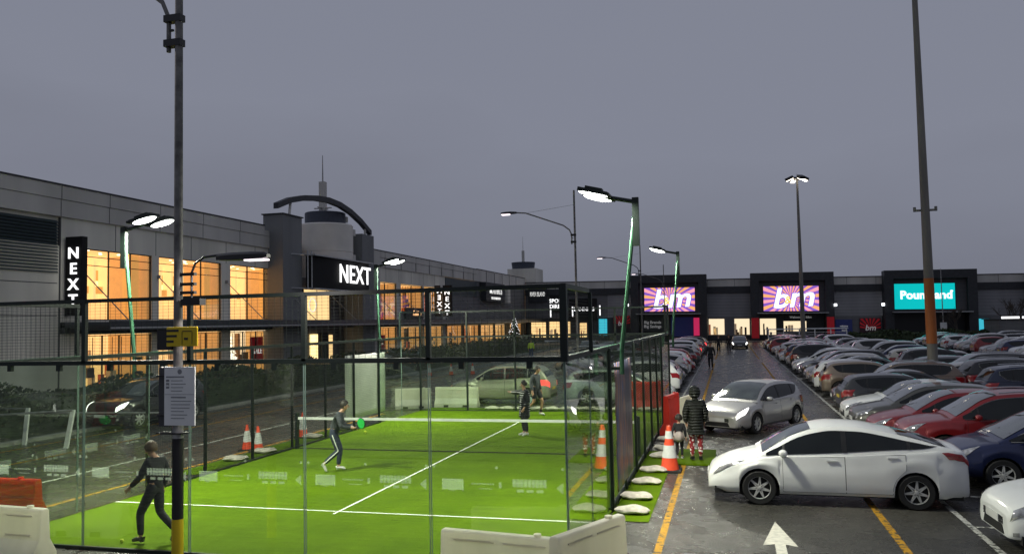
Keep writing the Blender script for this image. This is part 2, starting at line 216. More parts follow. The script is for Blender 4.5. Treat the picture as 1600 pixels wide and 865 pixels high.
# ------------------------------------------------------------------ helpers
SPLIT = set('panel_joint merchandise wall parapet coping pier portal side_window window_pillar ceiling_spot sale_poster lit_opening drum_window tie_rod bracket_clamp bracket beam_support fork_slot glass_clamp strip_light eye post panel moulded_rib strap sign_bracket dark_band roof sign_trim arm canopy rail'.split())
class MB:
    def __init__(s): s.v = []; s.f = []; s.m = []
    def add(s, vs, fs, mi=0):
        o = len(s.v); s.v += [tuple(x) for x in vs]; s.f += [tuple(i + o for i in f) for f in fs]; s.m += [mi] * len(fs); return s
    def box(s, x0, x1, y0, y1, z0, z1, mi=0, T=None):
        x0, x1 = min(x0, x1), max(x0, x1); y0, y1 = min(y0, y1), max(y0, y1); z0, z1 = min(z0, z1), max(z0, z1)
        vs = [(x0, y0, z0), (x1, y0, z0), (x1, y1, z0), (x0, y1, z0), (x0, y0, z1), (x1, y0, z1), (x1, y1, z1), (x0, y1, z1)]
        if T: vs = [T @ Vector(v) for v in vs]
        return s.add(vs, [(0, 3, 2, 1), (4, 5, 6, 7), (0, 1, 5, 4), (1, 2, 6, 5), (2, 3, 7, 6), (3, 0, 4, 7)], mi)
    def tube(s, pts, r, n=8, mi=0, cap=True):
        pts = [Vector(p) for p in pts]; rs = r if isinstance(r, (list, tuple)) else [r] * len(pts); vs = []; up = None
        for i, p in enumerate(pts):
            d = (pts[min(i + 1, len(pts) - 1)] - pts[max(i - 1, 0)]).normalized()
            if up is None: up = Vector((0, 0, 1)) if abs(d.z) < 0.9 else Vector((1, 0, 0))
            a = d.cross(up)
            if a.length < 1e-4: a = d.orthogonal()
            a.normalize(); b = d.cross(a).normalized()
            for k in range(n): t = 2 * PI * (k + 0.5) / n; vs.append(p + (a * math.cos(t) + b * math.sin(t)) * rs[i])
        fs = [(i * n + k, i * n + (k + 1) % n, (i + 1) * n + (k + 1) % n, (i + 1) * n + k) for i in range(len(pts) - 1) for k in range(n)]
        if cap: fs += [tuple(range(n))[::-1], tuple((len(pts) - 1) * n + k for k in range(n))]
        return s.add(vs, fs, mi)
    def lathe(s, prof, n=24, c=(0, 0, 0), axis='Z', mi=0):
        vs = []; k = len(prof)
        for i in range(n):
            t = 2 * PI * i / n
            for r, z in prof:
                p = (r * math.cos(t), r * math.sin(t), z)
                if axis == 'Y': p = (p[0], p[2], p[1])
                if axis == 'X': p = (p[2], p[0], p[1])
                vs.append((p[0] + c[0], p[1] + c[1], p[2] + c[2]))
        return s.add(vs, [(i * k + j, ((i + 1) % n) * k + j, ((i + 1) % n) * k + j + 1, i * k + j + 1) for i in range(n) for j in range(k - 1)], mi)
    def prism(s, poly, ax, a0, a1, mi=0, T=None):
        """poly: 2-D outline in the two other axes, extruded along ax (0,1,2)"""
        def P(p, a): q = [p[0], p[1]]; q.insert(ax, a); return Vector(q)
        n = len(poly); vs = [P(p, a0) for p in poly] + [P(p, a1) for p in poly]
        if T: vs = [T @ v for v in vs]
        return s.add(vs, [tuple(range(n)), tuple(range(2 * n - 1, n - 1, -1))] + [(i, i + n, (i + 1) % n + n, (i + 1) % n) for i in range(n)], mi)
    def grid(s, P, mi=0):
        h = len(P); q = len(P[0]); return s.add([p for r in P for p in r], [(i * q + j, i * q + j + 1, (i + 1) * q + j + 1, (i + 1) * q + j) for i in range(h - 1) for j in range(q - 1)], mi)
    def islands(s):
        p = list(range(len(s.v)))
        def fd(i):
            while p[i] != i: p[i] = p[p[i]]; i = p[i]
            return i
        for f in s.f:
            a = fd(f[0])
            for i in f[1:]: p[fd(i)] = a
        g = {}
        for k, f in enumerate(s.f): g.setdefault(fd(f[0]), []).append(k)
        out = []
        for ks in g.values():
            m = MB(); ix = {}
            for k in ks:
                for i in s.f[k]:
                    if i not in ix: ix[i] = len(m.v); m.v.append(s.v[i])
                m.f.append(tuple(ix[i] for i in s.f[k])); m.m.append(s.m[k])
            out.append(m)
        return out
    def build(s, name, mats, parent=None, smooth=False, world=True, bevel=0.0, kind=None):
        if name in SPLIT:
            r = s.islands()
            if len(r) > 1: return [m.build1(name, mats, parent, smooth, world, bevel, kind) for m in r][0]
        return s.build1(name, mats, parent, smooth, world, bevel, kind)
    def build1(s, name, mats, parent=None, smooth=False, world=True, bevel=0.0, kind=None):
        me = bpy.data.meshes.new(name); o3 = Vector((0, 0, 0))
        if parent is not None and world:
            r = parent
            while r.parent: r = r.parent
            o3 = r.location
        me.from_pydata([(v[0] - o3[0], v[1] - o3[1], v[2] - o3[2]) for v in s.v], [], s.f)
        for m in (mats if isinstance(mats, (list, tuple)) else [mats]): me.materials.append(m)
        me.polygons.foreach_set('material_index', s.m)
        if smooth: me.polygons.foreach_set('use_smooth', [True] * len(s.f))
        bm = bmesh.new(); bm.from_mesh(me); bmesh.ops.recalc_face_normals(bm, faces=bm.faces); bm.to_mesh(me); bm.free()
        if smooth: me.set_sharp_from_angle(angle=R(38))
        me.update(); o = bpy.data.objects.new(name, me); COL.objects.link(o)
        if parent is not None: o.parent = parent
        if bevel: bv = o.modifiers.new('bevel', 'BEVEL'); bv.width = bevel; bv.segments = 2; bv.limit_method = 'ANGLE'
        if kind: o['kind'] = kind
        return o
def empty(name, loc=(0, 0, 0), rz=0.0):
    o = bpy.data.objects.new(name, None); COL.objects.link(o); o.location = loc; o.rotation_euler = (0, 0, rz); o.empty_display_size = 0.2; return o
def tag(o, label, cat, group=None, kind=None):
    o['label'] = label; o['category'] = cat
    if group: o['group'] = group
    if kind: o['kind'] = kind
    return o
CH = {}
def index(root):
    """remember children of a finished source thing"""
    def rec(o):
        CH[o.name] = list(o.children)
        for c in CH[o.name]: rec(c)
    rec(root)
def xf(loc=(0, 0, 0), rz=0.0): return Matrix.Translation(loc) @ Matrix.Rotation(rz, 4, 'Z')
def text_mesh(s, size, name, material, parent, origin, facing='-Y', ext=0.02, bold=0.0, shear=0.0, align='CENTER', spacing=1.0, xs=1.0, rot=0.0):
    """lettering as thin mesh; facing -Y reads from the south, +X reads from the east"""
    cu = bpy.data.curves.new(name, 'FONT'); cu.body = s; cu.size = size; cu.extrude = ext; cu.offset = bold; cu.shear = shear; cu.align_x = align; cu.align_y = 'CENTER'; cu.space_character = spacing; cu.resolution_u = 3
    t = bpy.data.objects.new('tmp', cu); COL.objects.link(t); dg = bpy.context.evaluated_depsgraph_get(); dg.update(); me = bpy.data.meshes.new_from_object(t.evaluated_get(dg)); bpy.data.objects.remove(t); bpy.data.curves.remove(cu)
    B = Matrix(((1, 0, 0), (0, 0, -1), (0, 1, 0))).to_4x4() if facing == '-Y' else Matrix(((0, 0, 1), (1, 0, 0), (0, 1, 0))).to_4x4()
    me.transform(B @ Matrix.Rotation(rot, 4, 'Z') @ Matrix.Diagonal((xs, 1, 1, 1)))
    o3 = Vector((0, 0, 0)); r = parent
    while r is not None and r.parent: r = r.parent
    if r is not None: o3 = r.location
    me.transform(Matrix.Translation(Vector(origin) - o3)); me.materials.clear(); me.materials.append(material); me.name = name
    o = bpy.data.objects.new(name, me); COL.objects.link(o); o.parent = parent; return o
def plane(name, x0, x1, y0, y1, z, m, parent=None, kind='structure'):
    return MB().add([(x0, y0, z), (x1, y0, z), (x1, y1, z), (x0, y1, z)], [(0, 1, 2, 3)]).build(name, m, parent, kind=kind)
rnd = random.Random(7)

# ================================================================== THE SETTING
plane('ground', -320, 320, -60, 420, 0.0, M['asphalt'])
YX0, YX1, WX = -1.15, 2.45, 3.75
def strip(name, x0, x1, y0, y1, m, z=0.004): return plane(name, x0, x1, y0, y1, z, m)
strip('road_marking', YX0 - .06, YX0 + .06, 4, 66, M['yellow_paint']); strip('road_marking', YX1 - .06, YX1 + .06, 4, 66, M['yellow_paint'])
strip('road_marking', YX0 - .06, YX0 + .06, 72, 112, M['yellow_paint']); strip('road_marking', YX1 - .06, YX1 + .06, 72, 112, M['yellow_paint'])
strip('road_marking', WX - .05, WX + .05, 4, 112, M['white_paint'])
bl = MB(); 
for k in range(42):
    y = 5.1 + k * 2.45
    for x0, x1 in ((3.82, 8.6), (8.7, 13.4)): bl.add([(x0, y, .004), (x1, y, .004), (x1, y + .08, .004), (x0, y + .08, .004)], [(0, 1, 2, 3)])
    if y > 42: 
        for x0, x1 in ((19.5, 24.2), (24.3, 29)): bl.add([(x0, y, .004), (x1, y, .004), (x1, y + .08, .004), (x0, y + .08, .004)], [(0, 1, 2, 3)])
    if y > 38: bl.add([(-6.9, y, .004), (-2.2, y, .004), (-2.2, y + .08, .004), (-6.9, y + .08, .004)], [(0, 1, 2, 3)])
bl.build('parking_bay_marking', M['white_paint'], kind='structure')
strip('road_marking', -2.15, -2.07, 38, 110, M['white_paint'])
strip('road_marking', -13.45, -13.33, 2, 30, M['yellow_paint']); strip('road_marking', -15.7, -15.58, 2, 32, M['white_paint'])
strip('road_marking', -18.7, -18.6, 4, 80, M['yellow_paint']); strip('road_marking', -20.9, -20.8, 4, 100, M['yellow_paint'])
# worn give-way curve far along the lane
cm = MB(); 
for k in range(14):
    a = PI * k / 13; b = PI * (k + .6) / 13
    for q, s in ((a, b),): cm.add([(0.65 + 1.0 * math.cos(q), 62.5 - 2.6 * math.sin(q), .0045), (0.65 + .85 * math.cos(q), 62.5 - 2.3 * math.sin(q), .0045), (0.65 + .85 * math.cos(s), 62.5 - 2.3 * math.sin(s), .0045), (0.65 + 1.0 * math.cos(s), 62.5 - 2.6 * math.sin(s), .0045)], [(0, 1, 2, 3)])
cm.build('road_marking', M['white_paint'], kind='structure')
MB().add([(0.66, 14.75, .005), (0.40, 13.2, .005), (0.58, 13.3, .005), (0.58, 11.0, .005), (0.74, 11.0, .005), (0.74, 13.3, .005), (0.92, 13.2, .005)], [(0, 1, 2), (0, 2, 5), (0, 5, 6), (2, 3, 4, 5)]).build('arrow_marking', M['arrow_paint'], kind='structure')
# verge and kerb left of the road, paved walk in front of the shops
MB().box(-21.95, -21.75, 2, 118, 0, 0.13).build('kerb', M['kerb'], kind='structure')
MB().box(-25.9, -21.96, 2, 118, 0, 0.11).build('verge', M['grass'], kind='structure')
MB().box(-31.9, -25.92, 2, 127.5, 0, 0.10).build('pavement', M['paving'], kind='structure')
MB().box(-31.8, 60, 122.5, 127.9, 0, 0.12).build('pavement', M['paving'], kind='structure')

# ================================================================== BUILDINGS
def facade(side):
    if side == 'L': return lambda u, d, z: (-32 - d, u, z)
    return lambda u, d, z: (u, 128 + d, z)
class FB(MB):
    def __init__(s, side): super().__init__(); s.F = facade(side)
    def bx(s, u0, u1, d0, d1, z0, z1, mi=0):
        a = s.F(u0, d0, z0); b = s.F(u1, d1, z1); return s.box(a[0], b[0], a[1], b[1], a[2], b[2], mi)
def window(root, side, u0, u1, z0, z1, cols, rows, style='upper', depth=3.0, stuff_seed=0, mull=0.03):
    fr = FB(side); t = 0.045
    fr.bx(u0, u1, .05, .17, z1 - t, z1); fr.bx(u0, u1, .05, .17, z0, z0 + t); fr.bx(u0, u0 + t, .05, .17, z0 + t, z1 - t); fr.bx(u1 - t, u1, .05, .17, z0 + t, z1 - t)
    for k in range(1, cols): u = u0 + (u1 - u0) * k / cols; fr.bx(u - mull / 2, u + mull / 2, .06, .16, z0 + t, z1 - t)
    for k in rows: fr.bx(u0 + t, u1 - t, .075, .145, k - .018, k + .018)
    f = fr.build('window', M['dark'], root)
    FB(side).bx(u0 + t, u1 - t, .10, .112, z0 + t, z1 - t).build('pane', M['shopglass'], f)
    r = random.Random(stuff_seed); dp = depth
    room = FB(side)
    room.bx(u0 - .2, u1 + .2, dp, dp + .1, z0 - .3, z1 + .3, 0)                      # back wall
    room.bx(u0 - .2, u1 + .2, .25, dp, z1 + .02, z1 + .12, 1); room.bx(u0 - .2, u1 + .2, .25, dp, z0 - .15, z0 - .03, 2)
    room.bx(u0 - .3, u0 - .2, .25, dp, z0 - .1, z1 + .1, 0); room.bx(u1 + .02, u1 + .12, .25, dp, z0 - .1, z1 + .1, 2)
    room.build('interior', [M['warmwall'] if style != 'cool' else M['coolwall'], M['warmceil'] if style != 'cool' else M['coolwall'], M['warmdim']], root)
    if style == 'upper':                                                               # niches: glowing plates paint the light, darker plates the shade
        n = FB(side); k = 0; u = u0 + .3
        while u + .9 < u1 - .3:
            n.bx(u, u + .62, dp - .35, dp - .02, z0 + 1.55, z0 + 1.95, 0); n.bx(u + .03, u + .59, dp - .06, dp - .02, z0 + 1.96, z0 + 2.28, 1); n.bx(u + .03, u + .59, dp - .06, dp - .02, z0 + 2.3, z0 + 2.9, 0); n.bx(u + .70, u + .86, dp - .6, dp - .03, z0 + 1.0, z1 - .3, 2); u += 1.05
        n.bx(u1 - .95, u1 - .35, .6, 1.2, z0, z1, 0)
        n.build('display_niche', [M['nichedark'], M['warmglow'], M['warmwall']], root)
        s = FB(side)
        for _ in range(int((u1 - u0) * 1.5)): a = r.uniform(u0 + .4, u1 - .5); b = r.uniform(.6, dp - .8); s.bx(a, a + .12, b, b + .12, z1 - .01, z1 + .015)
        s.build('ceiling_spot', M['spotw'], root)
    if style in ('goods', 'cool', 'busy'):
        g = FB(side); n = int((u1 - u0) * (3.6 if style == 'busy' else 3.0))
        for _ in range(n):
            a = r.uniform(u0 + .15, u1 - .5); wd = r.uniform(.1, .55); b = r.uniform(.5, dp - .4); h = r.uniform(.3, (z1 - z0) * .75)
            zz = z0 + (r.uniform(0, (z1 - z0) * .3) if r.random() < .5 else 0)
            g.bx(a, a + wd, b, b + .3, zz, zz + h * (.35 if wd > .3 else 1), r.randrange(6))
        for k in range(int((u1 - u0) / .7)): a = u0 + .3 + k * .7; g.bx(a, a + .03, .5, .53, z0, z1 - .1, 4)
        g.build('merchandise', [M['stock%d' % k] for k in range(6)], root)
    return f
M['nichedark'] = mat('niche_painted_shade', (0.5, 0.28, 0.08), 0.7, emit=(1.0, 0.48, 0.12), es=0.7)  # darker, weaker glow paints the shade of the niche recesses
for k, c in enumerate([(0.55, .1, .03), (0.25, .12, .05), (0.6, .45, .3), (0.08, .05, .04), (0.03, .025, .02), (0.8, .65, .4)]):
    M['stock%d' % k] = mat('stock_%s' % ['red', 'brown', 'sand', 'umber', 'black', 'cream'][k], c, 0.6, emit=c, es=(.25 if k in (0, 2, 5) else 0.03))  # goods glow in their own colour, shop light put into the material

# ---- the long shop building on the left
LB = tag(empty('retail_building', (-32, 15, 0)), 'long two-storey grey shop building with glowing windows behind the court', 'building')
wl = FB('L')
wl.bx(10, 34.6, 0, .3, 0, 7.8); wl.bx(34.6, 53.5, 0, .3, 7.8, 9.25); wl.bx(10, 32.9, .1, .3, 7.8, 9.25)
wl.bx(32.9, 34.6, 0, .3, 7.8, 9.25)
for a, b in ((39.5, 40.1), (46.1, 47.1)): wl.bx(a, b, 0, .3, 0, 7.8)
wl.bx(34.6, 53.5, .02, .3, 3.35, 4.1); wl.bx(34.6, 53.5, .02, .3, 0, .45)
wl.bx(69.4, 69.5, 0, .3, 0, 7.7); wl.bx(69.4, 89.5, 0, .3, 7.7, 9.1); wl.bx(75.1, 76.2, 0, .3, 0, 7.7); wl.bx(82.3, 82.7, 0, .3, 0, 7.7); wl.bx(88.6, 89.5, 0, .3, 0, 7.7); wl.bx(69.5, 88.6, .02, .3, 3.35, 4.05); wl.bx(69.5, 88.6, .02, .3, 0, .45)
wl.build('wall', M['panel'], LB)
FB('L').bx(89.5, 128, 0, .3, 3.35, 7.0).build('wall', M['clad_mid'], LB)
cl2 = FB('L'); cl2.bx(101.9, 128, .01, .3, 7.0, 9.1); cl2.build('wall', M['clad_mid'], LB)
FB('L').bx(89.5, 128, .02, .3, 0, .5).build('wall', M['dark'], LB)
pp = FB('L'); pp.bx(10, 53.5, -.12, .3, 9.25, 10.1); pp.bx(10, 51.0, -.16, .3, 10.12, 10.8); pp.bx(69.4, 101.8, -.12, .3, 9.1, 10.0); pp.bx(69.4, 101.8, -.16, .3, 10.02, 10.62); pp.bx(101.85, 128, -.12, .3, 9.1, 10.7); pp.bx(51.0, 53.5, -.12, .3, 10.12, 10.5)
pp.build('parapet', M['panel2'], LB)
cp = FB('L'); cp.bx(10, 51, -.2, .4, 10.8, 10.88); cp.bx(69.4, 101.8, -.2, .4, 10.62, 10.7); cp.bx(101.85, 128, -.18, .4, 10.7, 10.78); cp.build('coping', M['dark'], LB)
sm = FB('L')
for y in (16, 20, 24, 28, 32.75, 36, 40, 44, 48): sm.bx(y, y + .04, -.125, -.1, 9.25, 10.1); sm.bx(y, y + .04, -.165, -.1, 10.12, 10.79)
for y in (72, 76, 80, 84, 88, 92, 96, 100, 106, 110, 114, 118, 122): sm.bx(y, y + .05, -.17, -.1, 9.12, 10.6)
for y in (36.6, 39.8, 43, 46.6, 50, 72.5, 75.7, 79, 82.5, 86): sm.bx(y, y + .04, -.006, .05, 7.82, 9.2)
for z in (3.4, 5.0): sm.bx(12, 32.7, -.006, .05, z + .9, z + .94)
sm.bx(32.8, 32.9, -.01, .05, 0.2, 9.2); sm.build('panel_joint', M['seam'], LB)
FB('L').bx(10, 128, 3.3, 24, 0, 10.09).build('rear_block', M['clad_mid'], LB)
rf = FB('L'); rf.bx(10, 53.5, .3, 24, 10.3, 10.45); rf.bx(53.5, 69.4, 2.5, 24, 10.3, 10.45); rf.bx(69.4, 128, .3, 24, 10.1, 10.25); rf.build('roof', M['dark'], LB)
lv = FB('L'); lv.bx(12, 32.7, .06, .1, 6.4, 9.05)
for k in range(17): z = 6.45 + k * .155; lv.add([lv.F(12, 0.05, z), lv.F(32.7, 0.05, z), lv.F(32.7, -.07, z - .02), lv.F(12, -.07, z - .02), lv.F(12, 0.05, z + .09), lv.F(32.7, .05, z + .09), lv.F(32.7, -.07, z + .0), lv.F(12, -.07, z + .0)], [(0, 1, 2, 3), (4, 5, 6, 7), (3, 2, 6, 7)])
lv.build('louvre_panel', M['louvre'], LB)
lv = FB('L'); lv.bx(89.6, 101.8, -.02, .1, 6.95, 9.05)
for k in range(10): z = 7.05 + k * .2; lv.bx(89.6, 101.8, -.06, -.02, z, z + .08)
lv.build('louvre_panel', M['louvre'], LB)
UPR = (6.95, 7.4)
window(LB, 'L', 34.6, 39.5, 4.1, 7.8, 3, UPR, 'upper', stuff_seed=1); window(LB, 'L', 40.1, 46.1, 4.1, 7.8, 3, UPR, 'upper', stuff_seed=2); window(LB, 'L', 47.1, 53.4, 4.1, 7.8, 3, UPR, 'upper', stuff_seed=3)
window(LB, 'L', 69.6, 75.1, 4.05, 7.65, 2, (6.9,), 'goods', stuff_seed=4); window(LB, 'L', 76.2, 82.3, 4.9, 7.65, 2, (), 'goods', stuff_seed=5); window(LB, 'L', 82.7, 88.6, 4.9, 7.65, 2, (), 'goods', stuff_seed=6)
FB('L').bx(76.2, 88.6, .02, .3, 4.05, 4.9).build('wall', M['clad_mid'], LB)
for i, (a, b, st) in enumerate(((34.6, 39.5, 'busy'), (40.1, 46.1, 'busy'), (47.1, 53.4, 'cool'), (69.6, 75.0, 'goods'), (76.2, 82.2, 'cool'), (82.8, 88.5, 'cool'), (90, 96, 'busy'), (96.4, 103, 'busy'), (103.4, 110, 'goods'), (110.4, 116, 'cool'), (118.5, 126, 'busy'))):
    window(LB, 'L', a, b, .45, 3.3, 4 if i < 3 else 3, (), st, stuff_seed=20 + i)
gw = FB('L'); gw.bx(89.5, 90, .0, .3, .5, 3.35); gw.bx(96, 96.4, .0, .3, .5, 3.35); gw.bx(103, 103.4, .0, .3, .5, 3.35); gw.bx(110, 110.4, 0, .3, .5, 3.35); gw.bx(116, 118.5, 0, .3, .5, 3.35); gw.bx(126, 128, 0, .3, .5, 3.35); gw.build('wall', M['dark'], LB)
# canopy along the front with tie rods
cn = FB('L'); cn.bx(32.9, 127.5, -2.9, -.02, 3.72, 3.86); cn.bx(32.9, 127.5, -3.0, -2.9, 3.55, 4.02); cn.bx(32.9, 127.5, -.3, -.02, 3.42, 4.0)
for k in range(24): cn.bx(33.2 + k * 4, 33.32 + k * 4, -2.9, -.1, 3.55, 3.72)
cn.build('canopy', M['canopy'], LB)
ce = FB('L'); ce.bx(32.9, 127.5, -3.03, -3.003, 3.62, 3.70); ce.build('canopy_edge', M['canopy_light'], LB)
tr = MB()
for y in (34.3, 40, 46.6, 53.4, 60, 69.5, 75.8, 82.5, 89, 96, 103, 110, 117): tr.tube([(-31.95, y, 6.6), (-29.1, y + 0.0, 4.0)], .03, 5); tr.box(-32, -31.86, y - .06, y + .06, 6.5, 6.7)
tr.build('tie_rod', M['steel'], LB)
# posters in the sale window
po = FB('L'); po.bx(49.7, 51.3, .2, .23, 1.1, 2.9); po.bx(51.7, 53.1, .2, .23, 1.1, 2.9); po.bx(70.2, 72.6, .2, .23, .8, 2.6); po.build('sale_poster', M['red'], LB)
for y, z, s in ((50.5, 1.9, .55), (52.4, 1.9, .55), (71.4, 1.9, .6)): text_mesh('SALE', s, 'sale_lettering', M['white_soft'], LB, (-31.98 - .16, y, z), '+X', .01, .01)
tt = MB()
for k in range(240): a = rnd.uniform(0, 1); tt.box(*(lambda c: (c[0] - .05, c[0] + .05, c[1] - .05, c[1] + .05, c[2] - .04, c[2] + .04))((-32.45 - rnd.uniform(0, .3), 47.5 + (1 - a) * .9 * rnd.uniform(0, 1) + rnd.uniform(0, .5), .7 + a * 2.3)))
tt.build('window_decoration', emis('decoration_light', (1, .9, .75), 1.6), LB)

# ---- entrance tower: two piers, drum with cap, arched beam, spire
TW = tag(empty('entrance_tower', (-32, 60, 0)), 'round entrance tower with dark cap, thin spire and arched beam between grey piers', 'tower')
p = MB(); p.box(-32.4, -30.8, 51.7, 54.4, 0, 11.7); p.build('pier', M['pier'], TW); MB().box(-32.5, -30.7, 51.6, 54.5, 11.7, 11.78).build('coping', M['dark'], TW)
p = MB(); p.box(-32.6, -30.8, 64.8, 67.2, 0, 11.6); p.build('pier', M['pier'], TW)
MB().box(-34.5, -31.2, 67.2, 69.4, 0, 10.4).build('pier', M['panel2'], TW)
p = MB(); p.lathe([(0, 7.5), (2.35, 7.5), (2.35, 9.75), (2.31, 9.77), (2.31, 9.81), (2.35, 9.83), (2.35, 12.1), (2.25, 12.2), (0, 12.2)], 48, (-33.2, 62.6, 0)); p.build('drum', M['drum'], TW, smooth=True)
p = MB(); p.lathe([(0, 12.2), (1.62, 12.2), (1.72, 12.3), (1.72, 13.2), (1.66, 13.25), (0, 13.3)], 40, (-33.2, 62.6, 0)); p.build('drum_cap', M['darkblue'], TW, smooth=True)
p = MB()
for z in (9.1, 11.3): p.box(-31.3, -31.0, 63.5, 63.9, z, z + .55)
p.box(-31.95, -31.7, 63.6, 63.9, 12.5, 13.0)
p.build('drum_window', M['panel2'], TW)
p = MB(); p.box(-33.45, -32.95, 61.95, 62.45, 13.2, 15.9); p.box(-34.0, -32.4, 62.1, 62.3, 13.6, 13.68); p.box(-33.3, -33.1, 61.4, 63.0, 13.6, 13.68); p.build('spire_base', M['panel2'], TW); MB().tube([(-33.2, 62.2, 15.9), (-33.2, 62.2, 18.2)], [.07, .03], 6).build('spire', M['steel'], TW)
arc = [(51.2, 12.35), (53, 13.0), (55, 13.45), (57, 13.72), (59, 13.85), (61, 13.75), (63, 13.4), (65, 12.8), (66.9, 12.0)]
p = MB(); P = []
for y, z in arc: z -= .32; P.append([(-31.25, y, z), (-30.85, y, z), (-30.85, y, z + .42), (-31.25, y, z + .42), (-31.25, y, z)])
p.grid(P); p.add(P[0][:4], [(0, 1, 2, 3)]); p.add(P[-1][:4], [(0, 1, 2, 3)]); p.build('arched_beam', M['dark'], TW)
p = MB(); p.tube([(-31.05, 53.0, 11.7), (-31.05, 53.2, 12.8)], .1, 8); p.tube([(-31.05, 65.9, 11.6), (-31.05, 65.9, 12.15)], .1, 8); p.build('beam_support', M['panel2'], TW)
p = MB(); p.box(-35, -33.0, 54.4, 64.6, 0, 7.5); p.build('wall', M['clad_mid'], TW)
p = MB(); p.box(-34, -32.6, 54.4, 57.2, 7.5, 11.2); p.build('wall', M['panel'], TW); p = MB()
for k in range(5): p.box(-32.6, -32.55, 54.45, 57.1, 9.3 + k * .4, 9.34 + k * .4)
p.box(-32.6, -32.5, 54.45, 56.4, 5.0, 9.0); p.build('dark_glazing', M['black'], TW)
p = MB(); p.box(-32.98, -32.9, 54.9, 56.2, 4.0, 6.3); p.box(-32.98, -32.9, 58.2, 62.6, 4.1, 6.6); p.box(-32.98, -32.9, 55, 56.4, 1, 2.9); p.box(-32.98, -32.9, 59.4, 60.6, .4, 2.9, 1); p.box(-32.98, -32.9, 62.4, 63.2, .6, 2.8); p.build('lit_opening', [M['warmwall'], M['warmglow']], TW)
p = MB(); p.box(-32.88, -32.84, 60.4, 60.44, 4.1, 6.6); p.box(-32.9, -32.8, 58.1, 58.2, 4, 6.7); p.box(-32.9, -32.8, 62.6, 62.7, 4, 6.7); p.box(-32.9, -32.8, 61.1, 62.3, .3, 3); p.build('mullion', M['black'], TW)
p = MB(); q = [(math.cos(a) * .55, math.sin(a) * .55) for a in [2 * PI * k / 24 for k in range(24)]]
p.tube([(-32.8, 59.6 + a, 5.3 + b) for a, b in q + q[:1]], .05, 5, cap=False); p.build('window_star', M['white_soft'], TW)
p = MB()
for x, y in ((-30.1, 54.0), (-30.1, 54.6)):
    p.tube([(x, y, 6.3), (x, y, 9.2)], .05, 5)
for z in (6.4, 8.9): p.tube([(-31.0, 52.5, z), (-30.05, 54.6, z)], .05, 5); p.tube([(-30.1, 54.0, z), (-30.1, 54.6, z)], .05, 5)
p.build('sign_bracket', M['canopy_light'], TW)

# main shop sign
sg = tag(empty('shop_sign', (-30, 59.6, 6.5)), 'large black box sign with glowing white letters NEXT below the round tower', 'sign')
P = []
for k in range(11): y = 54.6 + k * 1.01; b = .55 * math.sin(PI * k / 10); P.append([(-30.6, y, 6.45), (-30.15 + b * .6, y, 6.45), (-30.15 + b * .6, y, 8.85), (-30.6, y, 8.85), (-30.6, y, 6.45)])
p = MB(); p.grid(P); p.add(P[0][:4], [(0, 1, 2, 3)]); p.add(P[-1][:4], [(0, 1, 2, 3)]); p.build('sign_box', M['matt'], sg)
p = MB(); p.box(-30.7, -29.75, 54.5, 64.8, 8.87, 8.97); p.box(-30.7, -29.75, 54.5, 64.8, 6.33, 6.43); p.build('sign_trim', M['canopy_light'], sg)
text_mesh('NEXT', 2.1, 'lettering', M['white_e'], sg, (-29.72, 61.2, 7.66), '+X', .03, .012, spacing=1.06, xs=1.04)
def blade_sign(y, x, label, z0=4.3, z1=8.25, wdt=1.0):
    b = tag(empty('blade_sign', (-32, y, z0)), label, 'sign')
    MB().box(x, x + wdt, y, y + .35, z0, z1).build('sign_box', M['matt'], b); MB().box(-31.99, x, y + .12, y + .22, z0 + .7, z0 + .8).box(-31.99, x, y + .12, y + .22, z1 - .6, z1 - .5).build('bracket', M['steel'], b)
    for i, c in enumerate('NEXT'): text_mesh(c, .78, 'lettering', M['white_e'], b, (x + wdt / 2, y - .03, z1 - .85 - i * .78), '-Y', .02, .012, xs=1.15)
blade_sign(33.1, -31.9, 'tall black vertical sign reading NEXT beside the slatted grey louvre'); blade_sign(88.0, -31.75, 'small distant vertical sign reading NEXT past the second run of windows', 4.4, 8.0, 1.05)
s2 = tag(empty('window_sign', (-31.6, 84.5, 4.4)), 'mirrored white letters NEXT glowing inside the far upstairs window', 'sign')
for i, c in enumerate('NEXT'): text_mesh(c, .74, 'lettering', M['white_e'], s2, (-31.3, 85.6, 7.25 - i * .75), '-Y', .02, .012, xs=-1.15)
MB().box(-31.9, -31.2, 85.62, 85.7, 4.4, 7.9).build('back_panel', M['dark'], s2)
s3 = tag(empty('shop_sign', (-31.5, 79, 4.6)), 'small dark sign with orange handwritten lettering under an upstairs window', 'sign'); MB().box(-31.98, -31.8, 77, 82, 4.2, 5.3).build('sign_box', M['dark'], s3); text_mesh('Fashion', .75, 'lettering', emis('orange_letter', (1, .55, .25), 1.2), s3, (-31.78, 80, 4.72), '+X', .02, .01, shear=.3)
def box_sign(name, side, u0, u1, z0, z1, txt, size, label, m='white_soft', sub=None, d=-.9, bold=.02):
    s = tag(empty(name, facade(side)(u0, d, z0)), label, 'sign'); FB(side).bx(u0, u1, d, -.02, z0, z1).build('sign_box', M['dark'], s)
    c = facade(side)((u0 + u1) / 2, d - .03, (z0 + z1) / 2 + (.2 if sub else 0)); f = '+X' if side == 'L' else '-Y'
    for i, t in enumerate(txt.split('|')): text_mesh(t, size, 'lettering', M[m], s, (c[0], c[1], c[2] + (size * .5 - i * size if '|' in txt else 0)), f, .02, bold, xs=.9)
    if sub: text_mesh(sub, size * .35, 'lettering', M[m], s, (c[0], c[1], c[2] - size * .8), f, .02, .01)
    return s
s = box_sign('shop_sign', 'L', 103.2, 112.6, 6.5, 9.05, 'MOSS BROS', 1.3, 'square black box sign reading MOSS BROS on the grey wall', sub='TAILORED MENSWEAR')
